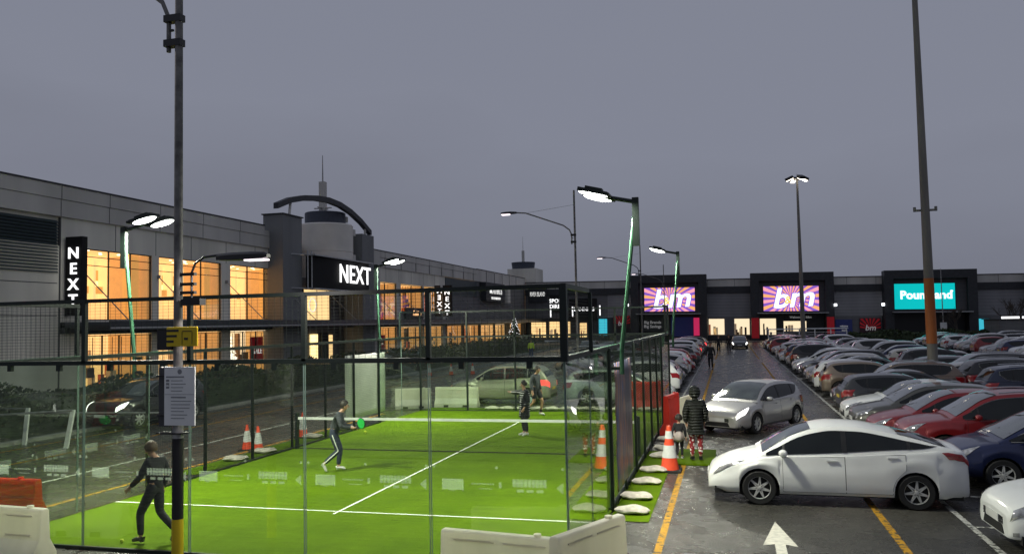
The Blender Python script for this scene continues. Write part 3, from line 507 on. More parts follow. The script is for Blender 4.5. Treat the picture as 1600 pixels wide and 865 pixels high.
s = tag(empty('side_banner', (-31.5, 113.5, 6.4)), 'narrow pale grey panel with a leafy print beside the black box sign', 'banner'); MB().box(-31.9, -31.0, 113.4, 115.3, 6.4, 8.6).build('board', M['panel'], s)

# ---- small far tower at the corner
T2 = tag(empty('corner_tower', (-32.5, 132, 0)), 'small distant tower with dark round cap and spire at the corner', 'tower')
MB().box(-35, -30.2, 128.6, 134, 0, 12.4).build('wall', M['panel'], T2); p = MB(); p.lathe([(0, 12.4), (1.85, 12.4), (2.0, 13.6), (0, 13.7)], 28, (-33, 131.5, 0)); p.build('drum_cap', M['darkblue'], T2, smooth=True)
p = MB(); p.box(-33.2, -32.8, 131.3, 131.7, 13.6, 15.6); p.tube([(-33, 131.5, 15.6), (-33, 131.5, 18)], [.06, .02], 5); p.build('spire', M['panel2'], T2)

# ---- the retail terrace across the far end
FBR = tag(empty('retail_terrace', (10, 128, 0)), 'low grey retail terrace with three dark portals across the far end', 'building')
FBR.rotation_euler = (0, R(0.85), 0)
w_ = FB('F'); w_.bx(-32, 70, 0, 22, 0.0, 3.6); w_.build('wall', M['dark'], FBR)
w_ = FB('F'); w_.bx(-18.5, 70, -.02, 20, 3.6, 7.25); w_.build('wall', M['clad'], FBR)
w_ = FB('F'); w_.bx(-32, -18.5, .0, 20, 3.6, 7.6); w_.build('wall', M['clad_mid'], FBR)
w_ = FB('F'); w_.bx(-32, 70, -.25, 20, 7.25, 8.25); w_.build('dark_band', M['dark'], FBR)
w_ = FB('F'); w_.bx(-32, 70, -.1, 20, 8.25, 9.35); w_.build('parapet', M['panel2'], FBR)
w_ = FB('F'); w_.bx(-32, 70, -.2, 20, 9.35, 9.45); w_.build('coping', M['dark'], FBR)
sj = FB('F')
for k in range(26): sj.bx(-31 + k * 4, -30.96 + k * 4, -.12, 0, 8.26, 9.34)
sj.build('panel_joint', M['seam'], FBR)
w_ = FB('F'); w_.bx(-3.1, 3.3, -.06, 0, .7, 3.6); w_.bx(15.0, 21.7, -.06, 0, .7, 3.6); w_.bx(33.8, 40.3, -.06, 0, .7, 3.6); w_.build('wall', M['clad_mid'], FBR)
PORT = [(-14.6, -3.1), (3.3, 15.0), (21.8, 33.8), (40.4, 52)]
for i, (a, b) in enumerate(PORT):
    w_ = FB('F'); w_.bx(a, a + 1.2, -2.2, 0, 0, 10.1); w_.bx(b - 1.2, b, -2.2, 0, 0, 10.1); w_.bx(a + 1.2, b - 1.2, -2.2, 0, 8.9, 10.1); w_.build('portal', M['dark'], FBR)
    w_ = FB('F'); w_.bx(a + 1.2, b - 1.2, -1.3, 0, 4.25, 8.9); w_.build('sign_panel', M['clad_dark'], FBR)
    w_ = FB('F'); w_.bx(a + .9, b - .9, -3.4, -1.3, 4.05, 4.17); w_.build('canopy', M['canopy_light'], FBR)
    w_ = FB('F'); w_.bx(a + 1.25, b - 1.25, -.5, -.3, .1, 4.0); w_.build('shopfront', M['black'], FBR)
def frontlit(u0, u1, z0, z1, dd, seed, st='cool'):
    g = FB('F'); g.bx(u0, u1, dd, dd + .05, z0, z1); f = g.build('lit_window', M['coolwall'] if st == 'cool' else M['warmwall'], FBR)
    g = FB('F'); r = random.Random(seed)
    for _ in range(int((u1 - u0) * 3)): a = r.uniform(u0, u1 - .4); g.bx(a, a + r.uniform(.08, .4), dd - .04, dd - .005, z0, z0 + r.uniform(.3, (z1 - z0) * .7), r.randrange(6))
    g.build('merchandise', [M['stock%d' % k] for k in range(6)], f)
frontlit(4.6, 6.9, .9, 3.3, -.56, 3); frontlit(8.0, 11.2, 1.4, 2.9, -.56, 4); frontlit(-2.9, -.6, .9, 3.3, -.1, 9); frontlit(.9, 3.1, .9, 3.3, -.1, 12)
frontlit(-31, -28.6, .5, 2.9, -.1, 5, 'w'); frontlit(-28, -24.6, .5, 3.0, -.1, 6, 'w'); frontlit(-23.0, -21.9, .5, 2.8, -.1, 7, 'w')
TA = R(0.85)
def tilted(root): root.rotation_euler = (0, TA, 0); return root
def fz(x, z): return z - (x - 10) * math.sin(TA)
def troot(name, x, y, z, label, cat, group=None):
    """root whose children are written in the terrace's own untilted frame"""
    o = empty(name, (10, 128, 0)); tilted(o); tag(o, label, cat, group); return o
emis('ray_purple', (0.23, 0.10, 0.50), 1.0); emis('ray_pink', (1.0, 0.36, 0.42), 1.05); emis('ray_orange', (1.0, 0.42, 0.16), 1.05); emis('outline_violet', (0.16, 0.06, 0.55), 1.0); emis('amp_orange', (1.0, 0.55, 0.12), 1.2); emis('teal_screen', (0.0, 0.42, 0.42), 1.15); M['face_white'] = emis('face_white', (1, 1, 1), 1.15)
D = bpy.data.materials
def sunburst(x0, x1, z0, z1, y, label, dim=1.0):
    s = troot('illuminated_sign', x0, y, z0, label, 'sign')
    MB().box(x0 - .08, x1 + .08, y + .01, y + .12, z0 - .08, z1 + .08).build('sign_box', M['matt'], s)
    MB().box(x0, x1, y - .02, y + .01, z0, z1).build('sign_face', D['ray_purple'], s)
    cx, cz = (x0 + x1) / 2, (z0 + z1) / 2; hw, hh = (x1 - x0) / 2, (z1 - z0) / 2; p = MB(); n = 26
    def edge(a):
        c, q = math.cos(a), math.sin(a); k = min(hw / max(abs(c), 1e-6), hh / max(abs(q), 1e-6)); return (cx + c * k, y - .03, cz + q * k)
    for k in range(n):
        a = 2 * PI * k / n + .05; b = a + 2 * PI / n * .52; m = (a + b) / 2
        mi = 1 if abs(math.cos(m)) > .8 else 0
        if k % 2: mi = 1 - mi
        # split at corners
        cs = [math.atan2(hh * j, hw * i) % (2 * PI) for i, j in ((1, 1), (-1, 1), (-1, -1), (1, -1))]
        pts = [edge(a)] + [edge(q) for q in cs if a % (2 * PI) < q < b % (2 * PI)] + [edge(b)]
        p.add([(cx, y - .03, cz)] + pts, [tuple(range(len(pts) + 1))], mi)
    p.build('sunburst_ray', [D['ray_pink'], D['ray_orange']], s)
    sz = (z1 - z0) * 1.12
    for t, dx, zz in (('b', -.20, -.02), ('m', .175, .03)):
        for k, (nm, mt, off, yy) in enumerate((('letter_outline', D['outline_violet'], .17, .06), ('lettering', M['face_white'], .085, .1))):
            text_mesh(t, sz, nm, mt, s, (cx + dx * (x1 - x0), y - yy, cz + zz * sz), '-Y', .01, off * sz / 3.6, shear=.25, xs=1.12, rot=R(3))
    text_mesh('&', sz * .38, 'ampersand', D['amp_orange'], s, (cx - .055 * (x1 - x0), y - .14, cz - .06 * sz), '-Y', .01, .03, shear=.1)
    return s
sunburst(-12.55, -4.9, 4.5, 8.16, 126.55, 'purple and orange sunburst screen reading b&m behind the leaning green lamp post')
sunburst(5.15, 12.95, 4.4, 8.1, 126.55, 'purple and orange sunburst screen reading b&m beside the slim floodlight mast')
ps = troot('illuminated_sign', 23, 126, 4, 'bright turquoise screen reading Poundland behind the orange banded mast', 'sign')
MB().box(23.1, 31.2, 126.56, 126.68, 4.45, 8.25).build('sign_box', M['matt'], ps); MB().box(23.2, 31.1, 126.53, 126.56, 4.53, 8.17).build('sign_face', D['teal_screen'], ps)
text_mesh('Poundland', 1.62, 'lettering', M['face_white'], ps, (27.35, 126.48, 6.5), '-Y', .02, .05, xs=1.0); text_mesh('*', .5, 'lettering', M['face_white'], ps, (30.75, 126.48, 6.95), '-Y', .02, .01)
def board(x0, x1, z0, z1, m, label, y=127.75, txt=None, size=.7, lm='white_soft', rays=False, xs=1.0):
    s = troot('shop_board', x0, y, z0, label, 'sign'); MB().box(x0, x1, y - .04, y + .1, z0, z1).build('board', m, s)
    if rays:
        p = MB(); cx = (x0 + x1) / 2; cz = z0 + (z1 - z0) * .35
        for k in range(9): a = PI * (k + .15) / 9; b = a + PI / 18; hh = z1 - cz - .05; hw = (x1 - x0) / 2 - .05
        for k in range(9):
            a = PI * (k + .2) / 9; b = a + PI / 17
            def ed(q): c, sn = math.cos(q), math.sin(q); kk = min(hw / max(abs(c), 1e-6), hh / max(sn, 1e-6)); return (cx + c * kk, y - .06, cz + sn * kk)
            p.add([(cx, y - .06, cz), ed(a), ed(b)], [(0, 1, 2)])
        p.build('printed_ray', M['red'], s)
    if txt:
        for i, t in enumerate(txt.split('|')): text_mesh(t, size, 'lettering', M[lm], s, ((x0 + x1) / 2, y - .09, z0 + (z1 - z0) * .5 + (.45 * size if '|' in txt else (-.25 if rays else 0)) - i * size * 1.05), '-Y', .01, .015, shear=.2 if rays else 0, xs=xs)
    return s
M['dim_letter'] = mat('dim_letter', (0.5, 0.5, 0.5), 0.6, emit=(1, 1, 1), es=0.12); M['navy_board'] = mat('navy_board', (0.012, 0.018, 0.075), 0.5, emit=(0.02, 0.03, 0.16), es=0.12); M['maroon'] = mat('maroon_board', (0.05, 0.012, 0.02), 0.5); M['pink'] = emis('pink_poster', (0.8, 0.03, 0.14), 0.5); M['cyan'] = emis('cyan_poster', (0.05, 0.5, 0.62), 0.9)
board(-17.6, -14.9, 1.9, 3.9, M['maroon'], 'small dark board reading bm with red rays left of the first portal', txt='bm', size=1.0, rays=True, lm='dim_letter')
board(18.6, 21.5, .9, 3.3, M['maroon'], 'dark board reading bm with red rays between the second and third portals', txt='bm', size=1.15, rays=True, lm='dim_letter')
board(15.3, 17.6, .9, 3.1, M['navy_board'], 'plain navy board with faint small print beside the second portal', txt='welcome|to our|store', size=.3, lm='dim_letter')
board(-13.2, -9.6, 1.4, 3.7, M['dark'], 'dark window board reading Big Brands Big Savings under the first screen', y=127.3, txt='Big Brands|Big Savings', size=.62, lm='dim_letter')
board(-8.6, -5.2, .6, 3.6, M['navy_board'], 'dark blue window board under the first screen', y=127.3)
board(-5.1, -4.25, .8, 3.5, M['pink'], 'bright pink upright poster at the edge of the first portal', y=125.7)
board(3.35, 4.4, .4, 3.4, M['red'], 'dark red upright poster at the left edge of the second portal', y=125.7)
board(13.9, 14.9, .6, 3.5, M['red'], 'dark red upright poster at the right edge of the second portal', y=125.7)
board(8.2, 12.6, 3.2, 3.75, M['dark'], 'black strip reading Welcome to b&m over the lit doors', y=127.3, txt='Welcome to b&m', size=.42, lm='dim_letter')
board(32.6, 35.8, .7, 3.2, M['dark'], 'dark board with a turquoise print behind the bare tree', txt=None); board(34.2, 35.7, .8, 3.1, M['cyan'], 'turquoise poster glowing behind the bare tree', y=127.6)
board(-24.7, -20.2, 3.2, 6.7, M['matt'], 'black shopfront panel with slanted white lettering in the far corner', y=127.8, txt='FLANNELS', size=.8, lm='white_e')
board(-19.9, -18.6, .8, 3.4, M['cyan'], 'pale turquoise poster with a figure beside the far black shopfront', y=127.7)
board(-27.9, -25.0, 4.6, 7.3, M['matt'], 'black panel reading SPORTS DIRECT in glowing white letters', y=127.75, txt='SPORTS|DIRECT', size=.85, lm='white_e')
board(-31.4, -28.3, 6.2, 8.7, M['dark'], 'dark panel reading RIVER ISLAND in narrow white letters', y=127.6, txt='RIVER ISLAND', size=.95, xs=.42, lm='white_soft')
for x, z, lab in ((-15.0, 5.6, 'small white wall lamp left of the first portal'), (15.2, 5.3, 'small white wall lamp beside the second portal'), (21.6, 5.3, 'small white wall lamp on the left leg of the third portal')):
    s = tag(empty('wall_lamp', (x, 125.75, fz(x, z))), lab, 'lamp'); MB().box(x - .18, x + .18, 125.55, 125.75, fz(x, z) - .25, fz(x, z) + .1).build('lens', M['wall_e'], s); MB().box(x - .2, x + .2, 125.5, 125.8, fz(x, z) + .1, fz(x, z) + .18).build('hood', M['matt'], s)
for x, z0, z1, lab in ((-27.6, 4.3, 5.9, 'left of the glowing SPORTS DIRECT panel'), (-24.0, 4.3, 5.9, 'between the two black shopfronts'), (-19.6, 4.4, 6.0, 'right of the slanted white lettering')):
    s = tag(empty('strip_light', (x, 127.5, z0)), 'slim upright white strip light ' + lab, 'lamp'); MB().box(x - .09, x + .09, 127.42, 127.5, z0, z1).build('tube', M['white_e'], s); MB().box(x - .13, x + .13, 127.5, 127.6, z0 - .05, z1 + .05).build('housing', M['matt'], s)

# slatted store hut with lit fascia at the far right, trolley shelter
hs = tag(empty('slatted_hut', (36, 108, 0)), 'grey slatted hut with white strip lights at the right edge', 'hut'); MB().box(31.2, 42, 108, 114, 0, 2.7).build('wall', bands('hut_slats', (0.17, 0.175, 0.175), (0.06, 0.06, 0.06), 'Z', 6, .75), hs); MB().box(31, 42.2, 107.8, 114.2, 2.7, 2.8).build('roof', M['dark'], hs)
q = MB(); q.box(31.4, 33.3, 107.72, 107.79, 2.8, 3.05); q.box(33.6, 35.5, 107.72, 107.79, 2.8, 3.05); q.box(35.8, 38, 107.72, 107.79, 2.8, 3.05); q.build('strip_light', M['white_e'], hs)
ts = tag(empty('trolley_shelter', (9, 112, 0)), 'white railed trolley shelter in front of the second portal', 'shelter')
q = MB()
for x in (5.0, 6.9, 8.8, 10.7, 12.6, 14.5): q.tube([(x, 110, 0), (x, 110, 1.9)], .06, 6)
for z in (.3, .6, .9, 1.2, 1.5, 1.9): q.box(5, 14.5, 109.97, 110.03, z, z + .05)
q.build('railing', M['white'], ts); MB().box(4.8, 14.7, 109.8, 113.5, 1.95, 2.02).build('roof', filmmat('shelter_sheet', (.5, .52, .52), .5), ts)

# ================================================================== PLANTING
def leafy(name, boxes, n, size, mats, seed, parent=None, dome=False):
    """dense leaf clumps filling a hedge outline"""
    r = random.Random(seed); m = MB()
    tot = sum((b[1] - b[0]) * (b[3] - b[2]) for b in boxes)
    for b in boxes:
        k = int(n * (b[1] - b[0]) * (b[3] - b[2]) / tot)
        for _ in range(k):
            x = r.uniform(b[0], b[1]); y = r.uniform(b[2], b[3]); h = b[5] * (0.86 + .14 * math.sin(y * .9 + x) + .1 * math.sin(y * 2.7)) 
            z = b[4] + (h - b[4]) * (1 - r.random() ** 2.2 * .9); s = size * r.uniform(.5, 1.4)
            d = Vector((r.gauss(0, 1), r.gauss(0, 1), r.gauss(0, .7) + .5)).normalized(); a = d.orthogonal().normalized(); c = d.cross(a)
            ctr = Vector((x, y, z)); m.add([ctr + a * s, ctr + c * s * .6, ctr - a * s, ctr - c * s * .6], [(0, 1, 2, 3)], r.randrange(2))
    return m.build(name, mats, parent)
LF = [M['leaf'], M['leaf2']]
def hedge(x0, x1, y0, y1, h, n, size, seed, label):
    t = tag(empty('hedge', ((x0 + x1) / 2, (y0 + y1) / 2, 0)), label, 'hedge', 'hedges')
    leafy('foliage', [(x0, x1, y0, y1, .1, h)], n, size, LF, seed, t)
    MB().box(x0 + .25, x1 - .25, y0 + .2, y1 - .2, .05, h * .78).build('branches', M['leaf'], t)
hedge(-25.8, -22.6, 4, 40, 1.55, 20000, .085, 3, 'long dark clipped hedge along the road in front of the large lit shop windows')
hedge(-25.8, -22.6, 42, 96, 1.65, 14000, .12, 4, 'distant dark hedge along the road towards the far corner')
hedge(15, 31, 111, 113.5, 1.5, 4000, .2, 5, 'low dark hedge behind the parked cars before the third portal')
def bare_tree(x, y, h, seed, label):
    r = random.Random(seed); t = tag(empty('bare_tree', (x, y, 0)), label, 'tree', None); m = MB(); br = MB()
    m.tube([(x, y, 0), (x + .05, y, h * .2), (x - .04, y, h * .42)], [.16, .13, .1], 8); m.build('trunk', M['bark'], t)
    def grow(p, d, l, rad, lv):
        q = p + d * l; br.tube([p, (p + q) / 2 + Vector((r.uniform(-.06, .06), r.uniform(-.06, .06), .02)) * l, q], [rad, rad * .8, rad * .6], 4, cap=False)
        if lv:
            for _ in range(3 if lv > 1 else 4): grow(p + d * l * r.uniform(.5, 1), (d + Vector((r.gauss(0, .5), r.gauss(0, .5), r.uniform(-.05, .5)))).normalized(), l * r.uniform(.55, .75), max(.018, rad * .6), lv - 1)
    for _ in range(7): grow(Vector((x, y, h * r.uniform(.25, .42))), Vector((r.gauss(0, .5), r.gauss(0, .5), 1)).normalized(), h * .26, .06, 3)
    br.build('crown', M['bark'], t)
bare_tree(34.0, 112, 6.6, 5, 'bare winter tree in front of the turquoise poster'); bare_tree(28.6, 116, 5.2, 9, 'smaller bare winter tree before the Poundland portal')
xt = tag(empty('christmas_tree', (-27.5, 104, 0)), 'dark conical Christmas tree dotted with white lights in front of the far shops', 'tree'); m = MB(); r = random.Random(2); lt = MB()
for _ in range(2600): z = r.uniform(.4, 4.3); q = (4.4 - z) / 4.1 * 1.35 * math.sqrt(r.random()); a = r.uniform(0, 2 * PI); c = Vector((-27.5 + q * math.cos(a), 104 + q * math.sin(a), z)); d = Vector((r.gauss(0, 1), r.gauss(0, 1), .3)).normalized(); e_ = d.orthogonal().normalized(); f_ = d.cross(e_); m.add([c + e_ * .13, c + f_ * .05, c - e_ * .13, c - f_ * .05], [(0, 1, 2, 3)])
m.build('foliage', M['leaf'], xt); MB().tube([(-27.5, 104, 0), (-27.5, 104, 4.3)], [.09, .02], 6).build('trunk', M['bark'], xt)
for _ in range(110): z = r.uniform(.5, 4.3); q = (4.45 - z) / 4.1 * 1.38; a = r.uniform(0, 2 * PI); c = (-27.5 + q * math.cos(a), 104 + q * math.sin(a), z); lt.box(c[0] - .035, c[0] + .035, c[1] - .035, c[1] + .035, c[2] - .035, c[2] + .035)
o = lt.build('fairy_lights', M['white_e'], xt)

# pedestrian railing between the road and the car park in the distance
pr = tag(empty('pedestrian_railing', (-16, 96, 0)), 'pale metal pedestrian railing with close upright bars before the far shops', 'railing'); q = MB()
for k in range(90): x = -24 + k * .2; q.box(x, x + .05, 96, 96.05, .12, 1.1)
q.box(-24, -6, 95.98, 96.07, 1.1, 1.16); q.box(-24, -6, 95.98, 96.07, .12, .16)
for x in (-24, -21, -18, -15, -12, -9, -6): q.box(x - .05, x + .05, 95.96, 96.09, 0, 1.2)
q.build('bars', M['steel'], pr)
gr = tag(empty('guard_rail', (-20.4, 20.5, 0)), 'white steel guard rail with two leaning posts beside the road', 'railing')
MB().tube([(-24.5, 21.6, 1.02), (-21.4, 20.7, 1.12)], .035, 6).tube([(-23.5, 19.0, .95), (-19.25, 20.3, 1.14)], .035, 6).tube([(-21.4, 20.7, 1.0), (-17.0, 21.5, .95)], .03, 6).build('rail', M['steel'], gr)
for x, y, dx in ((-21.35, 20.7, -.12), (-19.25, 20.3, -.25)): MB().add([(x + dx - .07, y, 0), (x + dx + .07, y, 0), (x + .07, y, 1.15), (x - .07, y, 1.15), (x + dx - .07, y + .06, 0), (x + dx + .07, y + .06, 0), (x + .07, y + .06, 1.15), (x - .07, y + .06, 1.15)], [(0, 1, 2, 3), (4, 7, 6, 5), (0, 4, 5, 1), (1, 5, 6, 2), (2, 6, 7, 3), (3, 7, 4, 0)]).build('post', M['white'], gr)

# ================================================================== PADEL COURT
CX0, CX1, CY0, CY1 = -12.2, -2.2, 11.0, 31.0
ct = MB().box(CX0 - .02, CX1 + .02, CY0 - .02, CY1 + .02, 0.008, .03).build('court_turf', M['turf'], kind='structure')
def cl(x0, x1, y0, y1): return MB().add([(x0, y0, .034), (x1, y0, .034), (x1, y1, .034), (x0, y1, .034)], [(0, 1, 2, 3)]).build('court_line', M['white_line'], ct, kind=None)
cl(CX0, CX1, 14.0, 14.05); cl(CX0, CX1, 27.95, 28.0); cl(-7.225, -7.175, 13.8, 13.999); cl(-7.225, -7.175, 14.052, 27.948); cl(-7.225, -7.175, 28.002, 28.2)
plane('turf_strip', CX1 + .05, -1.45, 14.3, 22.0, .012, M['turf']); plane('turf_strip', CX0 - 1.0, CX0 - .05, 17, 26, .012, M['turf']); plane('turf_strip', CX0, CX1, 31.06, 32.2, .012, M['turf'])
MB().box(-1.36, -.42, 20.0, 22.3, .006, .035).build('turf_mat', M['turf'], kind='structure')
cage = tag(empty('court_enclosure', ((CX0 + CX1) / 2, 21, 0)), 'glass and dark green mesh cage around the bright green padel court', 'court enclosure')
def post(x, y, z0, z1, w=.06, d=.1): MB().box(x - w / 2, x + w / 2, y - d / 2, y + d / 2, z0, z1).build('post', M['cage'], cage)
def rail(p0, p1, t=.035, m='cage', name='rail'):
    (x0, y0, z0), (x1, y1, z1) = p0, p1
    MB().box(x0 - (t if x0 == x1 else 0), x1 + (t if x0 == x1 else 0), y0 - (t if y0 == y1 else 0), y1 + (t if y0 == y1 else 0), z0 - t, z0 + t).build(name, M[m], cage)
def mesh_panel(x0, y0, x1, y1, z0, z1, sx=.1, sz=.05, r=.0022):
    m = MB(); v = Vector((x1 - x0, y1 - y0, 0)); ln = v.length; v /= ln
    def bar(a, b): m.tube([a, b], r, 4, cap=False)
    k = 1
    while z0 + k * sz < z1: z = z0 + k * sz; bar((x0, y0, z), (x1, y1, z)); k += 1
    k = 1
    while k * sx < ln: p = Vector((x0, y0, 0)) + v * k * sx; bar((p.x, p.y, z0), (p.x, p.y, z1)); k += 1
    return m.build('mesh_panel', M['cage'], cage)
def glass_panel(x0, y0, x1, y1, z0, z1):
    t = .006; g = .008; horiz = abs(x1 - x0) > abs(y1 - y0)
    o = MB().box(*( (x0 + g, x1 - g, y0 - t, y0 + t) if horiz else (x0 - t, x0 + t, y0 + g, y1 - g)), z0, z1).build('glass_panel', M['glass'], cage)
    e = MB()
    for a in ((x0 + g, x0 + g + .012), (x1 - g - .012, x1 - g)) if horiz else ((y0 + g, y0 + g + .012), (y1 - g - .012, y1 - g)):
        e = MB(); e.box(a[0], a[1], y0 - t - .001, y0 + t + .001, z0, z1) if horiz else e.box(x0 - t - .001, x0 + t + .001, a[0], a[1], z0, z1)
        e.build('glass_edge', M['glass_edge'], o)
    return o
near = []
for i in range(5):
    a = CX0 + 2 * i; near.append(glass_panel(a, CY0, a + 2, CY0, .06, 2.95)); glass_panel(a, CY1, a + 2, CY1, .06, 2.95); mesh_panel(a, CY0, a + 2, CY0, 3.03, 3.97); mesh_panel(a, CY1, a + 2, CY1, 3.03, 3.97, .2, .1, .003)
lg = []
for x in (CX0, CX1):
    for y in (11, 13, 27, 29):
        o = glass_panel(x, y, x, y + 2, .06, 2.95)
        if x == CX0 and y < 14: lg.append(o)
    mesh_panel(x, 11, x, 13, 3.03, 3.97); mesh_panel(x, 29, x, 31, 3.03, 3.97)
    for k in range(6): mesh_panel(x, 15 + 2 * k, x, 17 + 2 * k, .06, 2.96, .06, .06, .0025)
    for y in (13.0, 15, 17, 19, 21, 23, 25, 27, 29.0): post(x + (.04 if x > -5 else -.04), y, 3.0 if y in (13, 29) else 0, 3.97 if y in (13, 29) else 3.0, .06, .06)
    rail((x, 11, 4), (x, 13, 4)); rail((x, 29, 4), (x, 31, 4)); rail((x, 11, 2.99), (x, 31, 2.99), .035, 'cage', 'rail'); rail((x, 15, .04), (x, 27, .04))
    MB().box(x - .02, x + .02, 11.1, 30.9, 3.027, 3.034).build('rail_cap', M['green'], cage)
for y in (CY0, CY1):
    rail((CX0, y, 4), (CX1, y, 4), .03); rail((CX0, y, 2.99), (CX1, y, 2.99), .035); rail((CX0, y, .03), (CX1, y, .03), .025)
for i in range(6):
    x = CX0 + 2 * i; post(x, CY0, 2.99 if 0 < i < 5 else 0.0, 4.03, .07, .07) if i != 0 and i != 5 else None; post(x, CY1, 0, 4.03, .07, .07)
MB().box(CX0 - .05, CX0 + .05, CY0 - .05, CY0 + .05, 2.95, 4.03).build('post', M['cage'], cage); MB().box(CX1 - .05, CX1 + .05, CY0 - .05, CY0 + .05, 2.95, 4.03).build('post', M['cage'], cage)
cpm = MB()
for i in range(5):
    for dx in (.5, 1.5): x = CX0 + 2 * i + dx; cpm.box(x - .04, x + .04, CY0 - .03, CY0 + .03, 2.86, 2.96); cpm.box(x - .04, x + .04, CY1 - .03, CY1 + .03, 2.86, 2.96)
cpm.build('glass_clamp', M['cage'], cage)
# sponsor decals on the near glass (panel by panel) and on the left return
def decals(pan, T):
    m = MB()
    def b(u0, u1, z0, z1): m.add([T(u0, z0), T(u1, z0), T(u1, z1), T(u0, z1)], [(0, 1, 2, 3)])
    for k in range(6): b(.18 + .0, .50, 1.16 + k * .026 + .0, 1.18 + k * .026)
    for k in range(11): b(.18 + k * .03, .198 + k * .03, 1.15 + .015 * math.sin(k), 1.31)
    for k in range(9): b(.62 + k * .038, .645 + k * .038, 1.24, 1.262)
    b(.72, .93, 1.18, 1.19); b(1.02, 1.06, 1.2, 1.28)
    for k in range(9): b(1.22 + k * .055, 1.265 + k * .055, 1.22, 1.33)
    b(1.22, 1.70, 1.27, 1.285)
    for k in range(3): b(1.28 + k * .14, 1.38 + k * .14, 1.15, 1.19)
    m.add([T(1.84, 1.22), T(1.94, 1.14), T(1.94, 1.30)], [(0, 1, 2)])
    for u, z in ((.06, 1.48), (.99, 1.48), (1.94, 1.48)): m.lathe([(0, 0), (.025, 0)], 8, (0, 0, 0)) if 0 else m.add([T(u + .022 * math.cos(t * PI / 4), z + .022 * math.sin(t * PI / 4)) for t in range(8)], [tuple(range(8))])
    m.build('sponsor_decal', M['film'], pan)
for i, p_ in enumerate(near): decals(p_, lambda u, z, a=CX0 + 2 * i: (a + u, CY0 - .009, z))
for i, p_ in enumerate(lg): decals(p_, lambda u, z, a=11 + 2 * i: (CX0 + .009, a + u, z))
# net
nt_ = tag(empty('court_net', (-7.2, 21, 0)), 'black net with white top band across the middle of the green court', 'net')
q = MB()
for k in range(19): z = .05 + k * .045; q.tube([(-12.0, 21, z), (-2.4, 21, z)], .0016, 3, cap=False)
for k in range(160): x = -12 + k * .06; q.tube([(x, 21, .04), (x, 21, .88)], .0016, 3, cap=False)
q.build('netting', M['net'], nt_); MB().box(-12.05, -2.35, 20.985, 21.015, .86, .93).build('top_band', M['tape'], nt_); MB().box(-12.0, -2.4, 20.995, 21.005, .035, .06).build('bottom_cord', M['net'], nt_)
for x in (-12.08, -2.32): MB().box(x - .04, x + .04, 20.95, 21.05, .03, 1.05).build('net_post', M['cage'], nt_)
# floodlight posts
def flood(x, y, side, label, tilt, yt=None, H=5.75):
    f = tag(empty('floodlight_post', (x, y, 0)), label, 'floodlight', 'court floodlights'); s = side; yt = tilt * 1.2 if yt is None else yt
    MB().tube([(x, y, 2.5), (x, y, 2.9), (x - s * tilt, y + yt, H)], [.046, .044, .036], 8).build('pole', M['green'], f)
    fx = CX0 if s > 0 else CX1; MB().box(x, fx, y - .03, y + .03, 2.58, 2.64).box(x, fx, y - .03, y + .03, 2.88, 2.94).build('bracket', M['cage'], f)
    tx, ty = x - s * tilt, y + yt
    MB().box(tx - .06, tx + .06, ty - .05, ty + .05, H - .8, H + .1).build('pole_top', M['cage'], f)
    MB().tube([(tx, ty, H + .02), (tx + s * .5, ty, H + .13)], .04, 6).tube([(tx + s * .45, ty - .45, H + .13), (tx + s * .45, ty + .45, H + .13)], .03, 6).build('arm', M['cage'], f)
    for dy in (-.28, .28):
        T = Matrix.Translation((tx + s * .74, ty + dy, H + .2)) @ Matrix.Rotation(s * R(-14), 4, 'Y')
        h = MB().box(-.28, .28, -.15, .15, -.03, .04, T=T).box(-.16, .16, -.1, .1, .04, .09, T=T); hd = h.build('lamp_head', M['cage'], f)
        lm = MB().lathe([(0, -.075), (.10, -.070), (.22, -.055), (.275, -.031)], 20); lm.v = [T @ Vector((v[0], v[1] * .56, v[2])) for v in lm.v]; lm.build('lens', M['lamp_e'], hd, smooth=True)
    l = bpy.data.lights.new('flood_light', 'AREA'); l.shape = 'RECTANGLE'; l.size = .6; l.size_y = .9; l.energy = FLOOD_W * (1.25 if s > 0 else 1); l.color = (1.0, 1.0, .84)
    lo = bpy.data.objects.new('flood_light', l); COL.objects.link(lo); lo.parent = f; lo.location = (tx + s * .74 - x, ty - y, H + .07); lo.rotation_euler = Vector((s * .10, 0, -1)).to_track_quat('-Z', 'Y').to_euler()
FLOOD_W = 800
flood(-12.38, 14.75, 1, 'leaning green floodlight post with two bright heads beside the tall NEXT blade sign', .2, -.1, 5.65)
flood(-12.38, 27.4, 1, 'green floodlight post right of the large black NEXT sign', .1, 0, 5.65)
flood(-1.95, 15.2, -1, 'tall leaning green floodlight post nearest the white liftback', .36, -.2, 5.68)
flood(-2.0, 30.6, -1, 'farther green floodlight post beside the far end of the court', .26, .2, 5.95)
